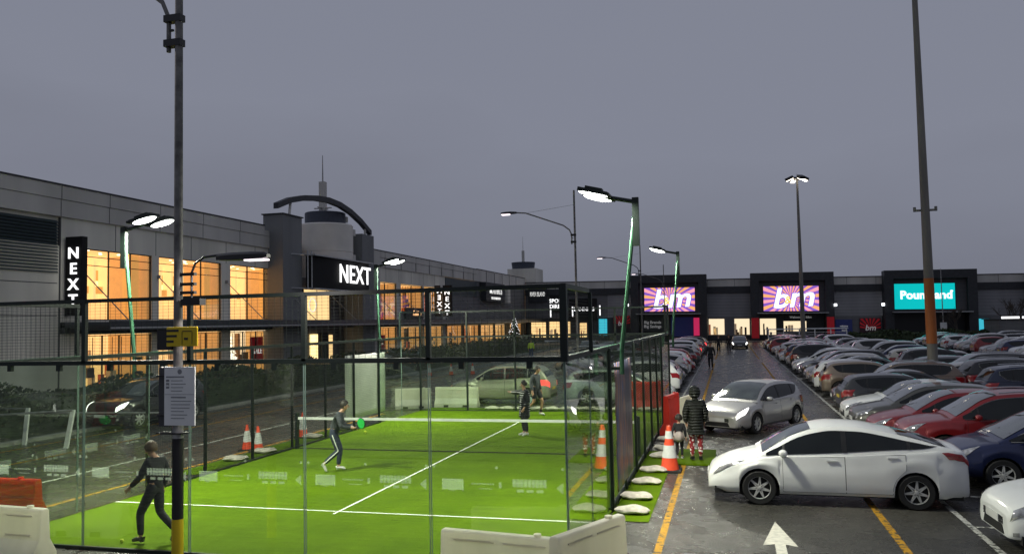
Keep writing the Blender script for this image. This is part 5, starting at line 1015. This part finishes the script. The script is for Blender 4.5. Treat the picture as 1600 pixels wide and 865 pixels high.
for k in list(PROTO.values()):
    def kill(o):
        for c in CH.get(o.name, []): kill(c)
        bpy.data.objects.remove(o)
    kill(k)

# ================================================================== STREET FURNITURE
def street_lamp(x, y, label, near=False):
    t = tag(empty('street_lamp', (x, y, 0)), label, 'street lamp', 'street lamps in a row'); H_ = 10.3
    MB().tube([(x, y, 0), (x, y, 1.6), (x, y, H_)], [.075, .066, .05], 12).build('pole', M['pole'], t, smooth=True)
    q = MB()
    for z in (7.62, 7.98): q.box(x - .22, x + .06, y - .06, y + .06, z - .05, z + .05)
    q.box(x - .2, x - .09, y - .015, y + .015, 7.8, 7.83); q.build('bracket_clamp', M['black'], t)
    MB().tube([(x - .17, y, 7.5), (x - .17, y, 8.0), (x - .28, y, 8.25), (x - .6, y, 8.5), (x - 2.6, y, 9.25), (x - 3.1, y, 9.3)], .035, 6).build('arm', M['pole'], t)
    MB().tube([(x, y, 9.55), (x - 2.5, y, 9.26)], .009, 4).build('stay_wire', M['steel'], t)
    P = [[(x - 3.1 - u * .85, y + w_ * (.06 + .1 * math.sin(PI * min(1, u * 1.1 + .1))), 9.3 + zz * (.05 + .03 * math.sin(PI * u))) for w_, zz in ((-1, -.6), (-1, .3), (-.5, 1), (.5, 1), (1, .3), (1, -.6), (-1, -.6))] for u in (0, .15, .4, .7, 1)]
    m = MB().grid(P); m.add(P[0][:6], [tuple(range(6))]); m.add(P[-1][:6], [tuple(range(6))]); l = m.build('lantern', M['black'], t, smooth=True)
    MB().add([(x - 3.45, y - .1, 9.245), (x - 3.93, y - .1, 9.245), (x - 3.93, y + .1, 9.245), (x - 3.45, y + .1, 9.245), (x - 3.5, y - .06, 9.19), (x - 3.88, y - .06, 9.19), (x - 3.88, y + .06, 9.19), (x - 3.5, y + .06, 9.19)], [(4, 5, 6, 7), (0, 1, 5, 4), (1, 2, 6, 5), (2, 3, 7, 6), (3, 0, 4, 7)]).build('lens', M['lamp_street'], l)
    if y < 60: 
        s = bpy.data.lights.new('lantern_light', 'AREA'); s.shape = 'RECTANGLE'; s.size = .4; s.size_y = .2; s.energy = 70; s.color = (1, .9, .86); so = bpy.data.objects.new('lantern_light', s); COL.objects.link(so); so.parent = t; so.location = (-3.7, 0, 9.15)
    return t
nl = street_lamp(-7.5, 9.8, 'tall street lamp pole with black and yellow base and parking notices')
for y, lab in ((41, 'grey street lamp with long stay wire just beyond the court'), (73.5, 'street lamp with arm to the left, behind the nearest right floodlight post'), (101, 'small distant street lamp in front of the first sunburst screen')): street_lamp(-7.5, y, lab)
# second low arm and lantern on the near pole
x, y = -7.5, 9.8
q = MB(); 
for z in (4.02, 4.14, 4.28): q.box(x + .04, x + .28, y - .03, y + .03, z - .02, z + .02)
q.box(x + .1, x + .40, y - .07, y + .07, 3.84, 3.93); q.build('bracket_clamp', M['black'], nl)
MB().tube([(x + .22, y, 3.95), (x + .22, y, 4.3), (x + .28, y, 4.43), (x + .42, y, 4.51), (x + .68, y, 4.53)], .018, 6).build('arm', M['black'], nl)
P = [[(x + .66 + u * .78, y + w_ * (.05 + .07 * math.sin(PI * min(1, u * .9 + .1))), 4.49 + zz * (.05 + .015 * math.sin(PI * u)) * (1 if u < .95 else .5)) for w_, zz in ((-1, -.7), (-1, .4), (-.5, 1), (.5, 1), (1, .4), (1, -.7), (-1, -.7))] for u in (0, .06, .3, .7, .92, 1)]
m = MB().grid(P); m.add(P[0][:6], [tuple(range(6))]); m.add(P[-1][:6], [tuple(range(6))]); l = m.build('lantern', M['black'], nl, smooth=True)
MB().box(x + 1.10, x + 1.41, y - .07, y + .07, 4.428, 4.448).build('lens', M['lamp_street'], l)
s = bpy.data.lights.new('lantern_light', 'AREA'); s.shape = 'RECTANGLE'; s.size = .35; s.size_y = .18; s.energy = 45; s.color = (1, .9, .9); so = bpy.data.objects.new('lantern_light', s); COL.objects.link(so); so.parent = nl; so.location = (1.24, 0, 4.38); so.rotation_euler = (R(14), R(10), 0)
MB().tube([(x, y, .88), (x, y, 1.99)], .078, 14).build('black_band', M['black'], nl, smooth=True); MB().tube([(x, y, 0.02), (x, y, .88)], .080, 14).build('yellow_band', M['stripe_y'], nl, smooth=True)
MB().tube([(x, y, 1.985), (x, y, 2.30)], .076, 14).build('sticker_band', M['steel'], nl, smooth=True)
yb = MB().box(x - .10, x + .40, y - .12, y - .10, 3.27, 3.54).build('yellow_notice', M['yellow'], nl, bevel=.008)
q = MB()
for k, (a, b) in enumerate(((0, .2), (0, .17), (0, .12))): q.box(x - .10, x - .10 + b, y - .126, y - .121, 3.475 - k * .075, 3.505 - k * .075)
q.box(x + .16, x + .31, y - .126, y - .121, 3.475, 3.485); q.box(x + .155, x + .16, y - .126, y - .121, 3.30, 3.47); q.box(x + .315, x + .32, y - .126, y - .121, 3.30, 3.47); q.box(x + .19, x + .25, y - .126, y - .121, 3.36, 3.39); q.build('notice_print', M['ink'], yb)
MB().box(x - .30, x - .06, y - .06, y + .10, 3.22, 3.50).build('black_box', M['black'], nl)
wn = MB().box(x - .13, x + .36, y - .12, y - .10, 2.18, 2.985).build('white_notice', M['white'], nl)
q = MB(); q.lathe([(0, 0), (.035, 0)], 12, (x + .12, y - .123, 2.92), 'Y'); r = random.Random(4)
for k in range(13):
    z = 2.84 - k * .047
    if k == 5: q.box(x - .12, x + .35, y - .124, y - .121, z, z + .005); continue
    q.box(x - .10 + (.08 if k else .0), x - .1 + r.uniform(.25, .42), y - .124, y - .121, z, z + (.018 if k in (0, 6) else .009))
    if k in (1, 2, 3): q.box(x - .10, x - .05, y - .124, y - .121, z - .01, z + .02)
q.build('notice_print', M['ink_l'], wn)
bb = MB(); bb.box(x - .30, x - .13, y - .02, y + .06, 2.15, 2.98); bb.build('side_box', mat('dark_grey_box', (.06, .062, .068), .5), nl)
bb = MB(); 
for z in (2.3, 2.85, 2.05): bb.box(x - .29, x + .12, y - .09, y + .09, z, z + .02)
bb.build('strap', M['black'], nl)

def mast(x, y, H_, label, banded=False, r0=.24):
    t = tag(empty('floodlight_mast', (x, y, 0)), label, 'floodlight mast'); MB().tube([(x, y, 0), (x, y, 5.0), (x, y, H_)], [r0, r0 * .9, r0 * .42], 16).build('pole', M['mast'], t, smooth=True)
    MB().lathe([(r0 * .95, 0), (r0 * 1.6, 0), (r0 * 1.6, .04), (r0 * .95, .04)], 16, (x, y, .01)).build('base_plate', M['steel'], t)
    if banded: MB().tube([(x, y, 2.25), (x, y, 5.05)], [r0 * 1.0, r0 * .93], 16).build('orange_band', M['orange'], t, smooth=True)
    q = MB(); q.tube([(x - .45, y, 8.0), (x + .45, y, 8.0)], .05, 6); 
    if banded: q.tube([(x - .42, y, 7.95), (x - .42, y, 8.15)], .06, 6); q.tube([(x + .42, y, 7.95), (x + .42, y, 8.15)], .06, 6); q.build('bracket', M['mast'], t)
    for k in range(4):
        a = PI / 2 * k + .4; dx, dy = math.cos(a), math.sin(a); T = Matrix.Translation((x + dx * .72, y + dy * .72, H_)) @ Matrix.Rotation(a, 4, 'Z') @ Matrix.Rotation(R(25), 4, 'Y')
        MB().tube([(x, y, H_ - .1), (x + dx * .6, y + dy * .6, H_)], .04, 6).build('arm', M['mast'], t)
        hd = MB().box(-.3, .3, -.24, .24, -.05, .2, T=T).build('lamp_head', M['black'], t); MB().box(-.26, .26, -.2, .2, -.1, -.051, T=T).build('lens', M['lamp_mast'], hd)
    MB().tube([(x, y, H_ - .1), (x, y, H_ + .5)], [.05, .01], 6).build('finial', M['mast'], t)
mast(8.42, 38.2, 21, 'thick floodlight mast with an orange band standing among the parked cars', True, .215)
mast(6.5, 77, 16.0, 'slim floodlight mast with four lit lamps beside the second portal', False, .21)
sp_ = tag(empty('lamp_column', (27.5, 118, 0)), 'thin distant column with a small white sign before the turquoise screen', 'lamp column'); MB().tube([(27.5, 118, 0), (27.5, 118, 9.5)], [.08, .05], 8).build('pole', M['steel'], sp_); MB().box(27.1, 27.9, 117.85, 117.92, 1.4, 2.4).build('sign_plate', M['white'], sp_)

def cone(x, y, h, label, group='traffic cones', s=1.0, rz=0):
    t = tag(empty('traffic_cone', (x, y, 0)), label, 'traffic cone', group); w_ = .25 * h
    MB().box(x - w_, x + w_, y - w_, y + w_, .002, .05 * h).build('base', M['rubber'], t, bevel=.01); r = lambda f: h * (.205 - .17 * f); K = [0.05, .27, .42 if h > .9 else .27, .62 if h > .9 else .75, .80, .97]
    MB().lathe([(r(.05), .05 * h), (r(.97), .97 * h), (r(.97) * .6, .97 * h), (0, .97 * h)], 20, (x, y, 0)).build('body', M['cone_r'], t, smooth=True)
    for a, b in (((.30, .56), (.70, .86)) if h > .9 else ((.32, .74),)): MB().lathe([(r(a) + .002, a * h), (r(a) + .006, a * h), (r(b) + .006, b * h), (r(b) + .002, b * h)], 20, (x, y, 0)).build('reflective_sleeve', M['cone_w'], t, smooth=True)
cone(-1.42, 19.2, 1.08, 'large orange and white traffic cone beside the waiting child', None)
cone(-13.55, 20.75, .75, 'left one of two close traffic cones by the left mesh'); cone(-13.0, 20.45, .75, 'right one of two close traffic cones by the left mesh'); cone(-13.2, 23.3, .82, 'lone traffic cone beyond the close pair by the left mesh')
cone(-19.8, 52, .8, 'distant traffic cone on the left road, left of the pair', None); cone(-18.6, 53, .8, 'distant traffic cone on the left road, right of the pair', None); cone(-17.2, 53.5, .8, 'distant traffic cone nearest the pale four-by-four roof', None)

def sandbag(x, y, rz, label, group='sandbags weighting the court', s=1.0):
    T = xf((x, y, .0), rz); P = []
    for i in range(11):
        u = -1 + .2 * i; e_ = (1 - abs(u) ** 3) ** .5 if abs(u) < 1 else 0.02; e_ = max(e_, .06); L_ = []
        for k in range(12):
            a = 2 * PI * k / 12; yy = math.cos(a) * .17 * e_ * (1 + .08 * math.sin(3 * u + k)); zz = .085 * e_ * (math.sin(a) if math.sin(a) > 0 else .75 * math.sin(a)) + .07 + .012 * math.sin(u * 5 + rz * 9)
            L_.append(T @ Vector((u * .31 * s, yy * s, max(.015, zz))))
        P.append(L_ + L_[:1])
    m = MB().grid(P); m.add(P[0][:12], [tuple(range(12))]); m.add(P[-1][:12], [tuple(range(12))]); o = m.build('sandbag', M['bag'], smooth=True); tag(o, label, 'sandbag', group)
    # base as origin
    c = Vector((x, y, 0)); o.data.transform(Matrix.Translation(-c)); o.location = c
for i, (x, y, a) in enumerate(((-1.80, 14.9, .1), (-1.85, 16.1, -.08), (-1.80, 17.6, .12), (-1.78, 19.0, .05), (-1.74, 21.0, .2), (-1.75, 22.2, -.1), (-1.78, 24.0, .1))):
    sandbag(x, y, a, ['pale sandbag nearest the white barrier at the right mesh', 'second sandbag from the white barrier along the right mesh', 'third sandbag from the white barrier along the right mesh', 'sandbag just in front of the large traffic cone', 'sandbag behind the large traffic cone', 'sandbag just beyond the waiting child by the right mesh', 'last sandbag on the right, by the red and white barrier'][i], s=1.05)
for i, (x, y, a) in enumerate(((-12.75, 19.0, .4), (-12.7, 20.3, .5), (-12.8, 23.2, .3), (-12.7, 25.2, .5))): sandbag(x, y, a, ['sandbag left of the close pair of cones at the left mesh', 'sandbag under the close pair of cones at the left mesh', 'sandbag by the net post at the left mesh', 'sandbag beneath the white tarpaulin'][i], s=1.1)
for i in range(12): sandbag(-9.4 + i * .62, 31.7 + rnd.uniform(-.08, .08), rnd.uniform(-.2, .2), 'sandbag in the row along the far end of the court', 'sandbags along the far end')

def barrier(x, y, rz, L_, h, m, label, group='water filled barriers', name='plastic_barrier', fork=True):
    t = tag(empty(name, (x, y, 0), rz), label, 'barrier', group)
    prof = [(-.22, 0), (.22, 0), (.22, .16), (.10, .38), (.075, h - .03), (.05, h), (-.05, h), (-.075, h - .03), (-.10, .38), (-.22, .16)]
    b = MB(); b.prism(prof, 0, -L_ / 2, L_ / 2); b.build('body', M[m], t, world=False, bevel=.025)
    q = MB()
    for s in (-1, 1):
        for k in range(2): x0 = -L_ * .38 + k * L_ * .42; q.add([(x0, s * .098, .46), (x0 + L_ * .34, s * .098, .46), (x0 + L_ * .34, s * .083, h - .12), (x0, s * .083, h - .12)], [(0, 1, 2, 3)])
    q2 = MB()
    for s in (-1, 1):
        for k in range(2):
            x0 = -L_ * .38 + k * L_ * .42; y0, y1 = sorted((s * .06, s * .105)); q2.box(x0, x0 + L_ * .34, y0, y1, .43, .455); q2.box(x0, x0 + L_ * .34, min(s * .06, s * .095), max(s * .06, s * .095), h - .12, h - .10)
    q2.build('moulded_rib', M[m], t, world=False)
    q = MB()
    for dx in (-L_ * .22, L_ * .22): q.box(dx - .1, dx + .1, -.225, .225, .02, .11)
    q.build('fork_slot', M['matt'], t, world=False)
    MB().lathe([(0, h + .03), (.05, h + .03), (.05, h - .01)], 14, (L_ * .3, 0, 0)).build('filler_cap', M[m], t, world=False)
    return t
barrier(-2.95, 10.25, R(-8), 1.7, .78, 'barrier_w', 'pale plastic barrier across the bottom edge in front of the court'); barrier(-1.78, 10.2, R(64), 1.45, .95, 'barrier_w', 'upright pale barrier set at an angle by the near right court corner')
barrier(-10.85, 10.2, R(-4), 1.5, .84, 'barrier_w', 'cream barrier in the bottom left corner'); barrier(-13.65, 12.5, R(0), 2.1, .76, 'barrier_r', 'red barrier in the lower left corner behind the cream one')
barrier(-12.9, 31.9, R(22), 1.5, .85, 'barrier_w', 'white barrier set obliquely at the far left corner of the court'); barrier(-11.2, 32.6, R(0), 1.9, .85, 'barrier_w', 'white barrier in front of the pale four-by-four')
barrier(-3.3, 32.1, 0, 2.0, 1.1, 'barrier_r', 'red barrier seen through the right mesh at the far court end'); barrier(-1.78, 25.6, R(80), 1.4, 1.2, 'barrier_r', 'red barrier standing by the right mesh behind the large cone'); barrier(-1.25, 25.2, R(75), 1.2, 1.2, 'barrier_w', 'white barrier beside the red one, behind the waiting people')
b = MB().lathe([(0, .0), (.02, .005), (.034, .03), (.02, .06), (0, .066)], 12, (0, 0, 0)).build('padel_ball', M['ball'], smooth=True); b.location = (-9.75, 11.35, .03); tag(b, 'yellow ball on the green turf near the bottom left', 'ball')
b = b.copy(); b.data = b.data; COL.objects.link(b); b.location = (-8.55, 18.05, .92); b['label'] = 'yellow ball in the air by the green racket'

# ================================================================== PEOPLE
def skin_mesh(name, verts, edges, radii, material, parent, sub=1, root=0):
    me = bpy.data.meshes.new(name); me.from_pydata([tuple(v) for v in verts], edges, []); o = bpy.data.objects.new(name, me); COL.objects.link(o)
    o.modifiers.new('skin', 'SKIN'); 
    if not me.skin_vertices: pass
    for i, rr in enumerate(radii):
        q = me.skin_vertices[0].data[i]; q.radius = (rr, rr) if not isinstance(rr, tuple) else rr; q.use_root = (i == root)
    sm = o.modifiers.new('sub', 'SUBSURF'); sm.levels = sub; sm.render_levels = sub
    dg = bpy.context.evaluated_depsgraph_get(); dg.update(); m2 = bpy.data.meshes.new_from_object(o.evaluated_get(dg)); bpy.data.objects.remove(o); bpy.data.meshes.remove(me)
    m2.name = name; m2.materials.clear(); m2.materials.append(material); m2.polygons.foreach_set('use_smooth', [True] * len(m2.polygons)); return m2
def link(me, name, parent): o = bpy.data.objects.new(name, me); COL.objects.link(o); o.parent = parent; return o
def person(loc, rz, label, pose={}, scale=1.0, top='cl_black', legs='cl_black', shoes='shoe_b', hair='hair', coat=0.0, shorts=False, hood=False, puff=1.0, skirt=None, group=None, stripe=False, headk=1.0, bag=None):
    J = dict(pel=(0, 0, .95), waist=(0, 0, 1.10), chest=(0, 0, 1.30), neck=(0, .0, 1.46), nk2=(0, .015, 1.53), head=(0, .03, 1.63))
    for s, n in ((-1, 'L'), (1, 'R')): J.update({'sh' + n: (s * .18, 0, 1.40), 'el' + n: (s * .25, -.01, 1.13), 'wr' + n: (s * .26, .05, .88), 'hp' + n: (s * .09, 0, .90), 'kn' + n: (s * .10, .02, .50), 'an' + n: (s * .10, -.01, .10), 'to' + n: (s * .12, .15, .035)})
    J.update(pose); J = {k: Vector(v) for k, v in J.items()}; p = tag(empty('person', loc, rz), label, 'person', group); p.scale = (scale,) * 3
    V, E, Rr = [], [], []; ix = {}
    def v(k, pos, r): ix[k] = len(V); V.append(pos); Rr.append(r); return ix[k]
    def e(a, b): E.append((ix[a], ix[b]))
    v('pel', J['pel'], .115); v('waist', J['waist'], .105); v('chest', J['chest'], .125); v('neck', J['neck'], .06); v('nk2', J['nk2'], .052); v('jaw', J['head'] + Vector((0, .012, -.045)), .068 * headk); v('head', J['head'] + Vector((0, 0, .03)), .092 * headk); v('crn', J['head'] + Vector((0, -.008, .10 * headk)), .070 * headk)
    for a, b in (('pel', 'waist'), ('waist', 'chest'), ('chest', 'neck'), ('neck', 'nk2'), ('nk2', 'jaw'), ('jaw', 'head'), ('head', 'crn')): e(a, b)
    for n in 'LR':
        v('sh' + n, J['sh' + n], .062); v('el' + n, J['el' + n], .043); v('wr' + n, J['wr' + n], .028); e('chest', 'sh' + n); e('sh' + n, 'el' + n); e('el' + n, 'wr' + n)
        d = (J['wr' + n] - J['el' + n]).normalized(); side = d.cross(Vector((0, 1, 0))); side = (side if side.length > .2 else d.cross(Vector((1, 0, 0)))).normalized(); up = side.cross(d).normalized(); pm = J['wr' + n] + d * .06; v('pm' + n, pm, .034); e('wr' + n, 'pm' + n)
        for k, (o, ln) in enumerate(((-.030, .062), (-.010, .075), (.010, .070), (.030, .055))):
            v('f%d' % k + n, pm + d * .035 + up * o, .0095); v('g%d' % k + n, pm + d * (.035 + ln * .6) + up * o * 1.15 + side * .012, .0085); v('t%d' % k + n, pm + d * (.035 + ln * .95) + up * o * 1.15 + side * .034, .007); e('pm' + n, 'f%d' % k + n); e('f%d' % k + n, 'g%d' % k + n); e('g%d' % k + n, 't%d' % k + n)
        v('th' + n, pm - d * .02 - up * .04 + side * .015, .011); v('ti' + n, pm + d * .02 - up * .058 + side * .03, .009); e('pm' + n, 'th' + n); e('th' + n, 'ti' + n)
        v('hp' + n, J['hp' + n], .088); mid = (J['hp' + n] + J['kn' + n]) / 2; v('tm' + n, mid, .078); v('kn' + n, J['kn' + n], .056); v('cf' + n, J['kn' + n].lerp(J['an' + n], .35), .055); v('an' + n, J['an' + n], .036); v('to' + n, J['to' + n], .030)
        for a, b in (('pel', 'hp'), ('hp', 'tm'), ('tm', 'kn'), ('kn', 'cf'), ('cf', 'an'), ('an', 'to')): e(a if a == 'pel' else a + n, b + n)
    me = skin_mesh('body', V, E, Rr, M['skin'], p, 1); 
    # face: nose, eyes, ears added to the same mesh
    fb = bmesh.new(); fb.from_mesh(me); H0 = J['head']; f_ = Vector((0, 1, 0)); 
    if 'face' in J: f_ = J['face'].normalized()
    sd = f_.cross(Vector((0, 0, 1))).normalized()
    def blob(c, rad, sc): bmesh.ops.create_icosphere(fb, subdivisions=1, radius=rad, matrix=Matrix.Translation(c) @ Matrix.Diagonal((*sc, 1)))
    blob(H0 + f_ * .098 * headk + Vector((0, 0, -.01)), .018, (1, 1, 1.5)); blob(H0 + sd * .092 * headk, .022, (.7, 1, 1.4)); blob(H0 - sd * .092 * headk, .022, (.7, 1, 1.4)); fb.to_mesh(me); fb.free(); body = link(me, 'body', p)
    q = MB()
    for s in (-1, 1): q.lathe([(0, -.009), (.009, 0), (0, .009)], 8, tuple(H0 + f_ * .088 * headk + sd * s * .033 + Vector((0, 0, .022))))
    q.build('eye', M['ink'], p, world=False); q = MB(); c = H0 + f_ * .093 * headk - Vector((0, 0, .05)); q.tube([c - sd * .02, c + sd * .02], .005, 5); q.build('mouth', mat('lip', (.3, .1, .09), .5), p, world=False)
    # hair or hood
    k = 1.30 if hood else 1.0; P = []
    for i in range(9):
        a = PI * i / 8 * (.62 if not hood else .86); L_ = []
        for j in range(16):
            t = 2 * PI * j / 16; dd = Vector((math.sin(t), math.cos(t), 0)); fr = dd.dot(f_); aa = a * (1 - (.38 if not hood else .15) * max(0, fr)); L_.append(H0 + Vector((0, 0, .035)) - f_ * .012 + dd * math.sin(aa) * .112 * headk * k + Vector((0, 0, math.cos(aa) * .128 * headk * k)))
        P.append(L_ + L_[:1])
    MB().grid(P).build('hood' if hood else 'hair', M[top] if hood else M[hair], p, smooth=True, world=False)
    # top
    V, E, Rr, ix = [], [], [], {}
    hem = J['pel'] + Vector((0, 0, -.07)); v('hem', hem, .145 * puff); v('waist', J['waist'], .130 * puff); v('chest', J['chest'] - Vector((0, 0, .02)), .150 * puff); v('neck', J['neck'] - Vector((0, 0, .01)), .078)
    e('hem', 'waist'); e('waist', 'chest'); e('chest', 'neck')
    if coat: c2 = J['pel'] + (J['knL'] + J['knR'] - 2 * J['pel']) * .5 * coat; c2.z = .95 - .45 * coat; v('coat', c2, .20 if coat > .5 else .17); e('coat', 'hem')
    for n in 'LR': v('sh' + n, J['sh' + n], .078 * puff); v('el' + n, J['el' + n], .060 * puff); v('cu' + n, J['wr' + n].lerp(J['el' + n], .06), .044 * puff); e('chest', 'sh' + n); e('sh' + n, 'el' + n); e('el' + n, 'cu' + n)
    if hood: v('hd', J['nk2'] + Vector((0, -.03, 0)), .085); e('neck', 'hd')
    link(skin_mesh('coat' if coat else 'jacket', V, E, Rr, M[top], p, 2), 'coat' if coat else 'jacket', p)
    V, E, Rr, ix = [], [], [], {}
    v('pel', J['pel'], .122); v('ws', J['waist'], .112); e('pel', 'ws')
    for n in 'LR':
        v('hp' + n, J['hp' + n], .098); v('tm' + n, J['hp' + n].lerp(J['kn' + n], .5), .090); e('pel', 'hp' + n); e('hp' + n, 'tm' + n)
        if shorts: v('kk' + n, J['hp' + n].lerp(J['kn' + n], .85), .085); e('tm' + n, 'kk' + n)
        else: v('kn' + n, J['kn' + n], .072); v('cf' + n, J['kn' + n].lerp(J['an' + n], .5), .064); v('an' + n, J['an' + n].lerp(J['kn' + n], .08), .055); e('tm' + n, 'kn' + n); e('kn' + n, 'cf' + n); e('cf' + n, 'an' + n)
    link(skin_mesh('trousers', V, E, Rr, M[legs], p, 2), 'shorts' if shorts else 'trousers', p)
    for n in 'LR':
        a, b = J['an' + n], J['to' + n]; d = (b - a); d.z = 0; d = d.normalized() if d.length > .01 else Vector((0, 1, 0)); dn = (b - a).normalized(); heel = a - dn * .035 + Vector((0, 0, -.04)); m3 = skin_mesh('shoe', [a.lerp(b, .0) + Vector((0, 0, -.02)), heel, a.lerp(b, .6) + Vector((0, 0, -.0)), b + dn * .035], [(0, 1), (0, 2), (2, 3)], [.045, .04, .042, .033], M[shoes], p, 1); link(m3, 'shoe', p)
        if stripe:
            s = -1 if n == 'L' else 1; q = MB(); out = Vector((s, 0, 0)); q.tube([J['hp' + n] + out * .094, J['hp' + n].lerp(J['kn' + n], .5) + out * .085, J['kn' + n] + out * .066, J['kn' + n].lerp(J['an' + n], .5) + out * .06, J['an' + n] + out * .05], .014, 5); q.build('leg_stripe', M['white_line'], p, world=False)
    if shorts:
        for n in 'LR': link(skin_mesh('sock', [J['an' + n], J['an' + n].lerp(J['kn' + n], .38)], [(0, 1)], [.043, .050], M['cl_black'], p, 1), 'sock', p)
    return p
def racket(loc, rot, m, label):
    t = tag(empty('padel_racket', loc), label, 'racket'); t.rotation_euler = rot; P = []
    q = MB(); n = 20; out = [(math.cos(2 * PI * k / n) * .12, .33 + math.sin(2 * PI * k / n) * .14) for k in range(n)]; q.prism([(a, b) for a, b in out], 1, -.019, .019); q.build('head', M[m], t, world=False, bevel=.005)
    q = MB(); q.tube([(0, 0, -.02), (0, 0, .12)], .017, 8); q.tube([(0, 0, .1), (-.045, 0, .21)], .010, 5); q.tube([(0, 0, .1), (.045, 0, .21)], .010, 5); q.build('handle', M['black'], t, world=False)
    q = MB(); q.tube([(math.cos(2 * PI * k / n) * .122, 0, .33 + math.sin(2 * PI * k / n) * .142) for k in range(n + 1)], .012, 6, cap=False); q.build('rim', M['black'], t, world=False); return t
Z0 = .034
# foreground walker (seen from his left, walking left)
person((-9.2, 11.45, Z0), R(88), 'young player in black tracksuit walking left behind the near pole', dict(head=(0, .10, 1.58), nk2=(0, .06, 1.50), knL=(-.10, .22, .50), anL=(-.1, .20, .10), toL=(-.1, .35, .05), knR=(.10, -.02, .50), anR=(.1, -.36, .20), toR=(.1, -.28, .05), elL=(-.24, .1, 1.15), wrL=(-.25, .30, .98), elR=(.24, -.08, 1.14), wrR=(.25, .05, .90)), top='cl_black', legs='cl_black', shoes='shoe_b', hair='hairb', scale=.95)
# player by the net, racket raised
person((-9.30, 17.85, Z0), R(-70), 'player in dark top and white striped trousers holding a green racket', dict(waist=(0, .06, 1.10), chest=(0, .14, 1.28), neck=(0, .20, 1.43), nk2=(0, .24, 1.49), head=(0, .29, 1.57), shL=(-.18, .16, 1.37), shR=(.18, .16, 1.37), elL=(-.22, .22, 1.10), wrL=(-.13, .44, 1.04), elR=(.24, .22, 1.10), wrR=(.13, .46, 1.05), knL=(-.12, .16, .52), anL=(-.12, .10, .09), toL=(-.13, .25, .035), knR=(.11, .14, .51), anR=(.12, -.22, .20), toR=(.13, -.16, .04)), top='cl_grey', legs='cl_navy', shoes='shoe_w', hair='hair', stripe=True, scale=.98)
racket((-8.78, 17.98, 1.02), (R(20), R(58), R(-10)), 'racket_g', 'bright green padel racket held by the player left of the net')
# instructor pointing left in long quilted coat
person((-6.15, 24.3, Z0), R(130), 'person in long black quilted coat pointing left on the far half of the court', dict(elR=(.45, .10, 1.36), wrR=(.68, .16, 1.36), elL=(-.24, -.02, 1.14), wrL=(-.22, .12, .92), face=(.4, 1, 0)), top='cl_quilt', legs='cl_black', shoes='shoe_w', coat=.95, puff=1.32, scale=.95)
# far player with racket
person((-7.05, 29.6, Z0), R(-110), 'far player in dark top and shorts carrying a racket low', dict(head=(0, .10, 1.60), nk2=(0, .06, 1.50), knL=(-.1, .20, .52), anL=(-.1, .12, .10), toL=(-.11, .26, .035), knR=(.1, -.02, .50), anR=(.1, -.32, .22), toR=(.11, -.28, .06), elR=(.26, -.04, 1.13), wrR=(.28, .04, .88)), top='cl_grey', legs='cl_black', shoes='shoe_w', shorts=True, hair='hair', scale=1.05)
racket((-7.2, 29.38, .95), (R(180), R(12), R(20)), 'racket_w', 'pale blue padel racket carried low by the far player')
# waiting pair on the mat
person((-.86, 20.55, .036), R(8), 'adult in dark camouflage coat and red and white print trousers, seen from behind', dict(wrL=(-.22, .10, .90), wrR=(.22, .12, .92)), top='cl_camo', legs='hearts', shoes='shoe_b', coat=.22, hood=True, puff=1.42)
person((-1.28, 20.75, .036), R(-8), 'small child in dark hooded top with a pale bag at the waist, beside the adult', dict(), top='cl_black', legs='cl_black', shoes='shoe_w', hair='hair', scale=.60, headk=1.45, puff=1.15)
wb = tag(empty('waist_bag', (-1.3, 20.6, .62)), 'pale bag worn across the back of the small child', 'bag'); MB().lathe([(0, -.13), (.09, -.11), (.13, -.04), (.13, .04), (.08, .10), (0, .12)], 14, (-1.27, 20.60, .60), 'X').build('pouch', M['cl_pale'], wb, smooth=True); MB().tube([(-1.4, 20.62, .62), (-1.40, 20.75, .72), (-1.42, 20.88, .6)], .015, 5).build('strap', M['cl_pale'], wb)
# far pedestrians
person((-1.25, 57.5, 0), R(175), 'lone person in black walking along the left side of the lane', dict(knL=(-.1, .1, .5), anR=(.1, -.12, .12)), scale=1.08, coat=.15)
person((-1.0, 84, 0), R(180), 'left one of two distant people walking side by side in the lane', dict(knL=(-.1, .1, .5)), scale=1.05); person((.0, 86, 0), R(170), 'right one of two distant people walking side by side, with a pale bag', dict(knR=(.1, .1, .5)), scale=1.05)
person((-18.6, 76.5, 0), R(0), 'distant person in yellow high visibility jacket and blue trousers', dict(), top='cl_hiviz', legs='cl_blue', scale=1.05, puff=1.15)
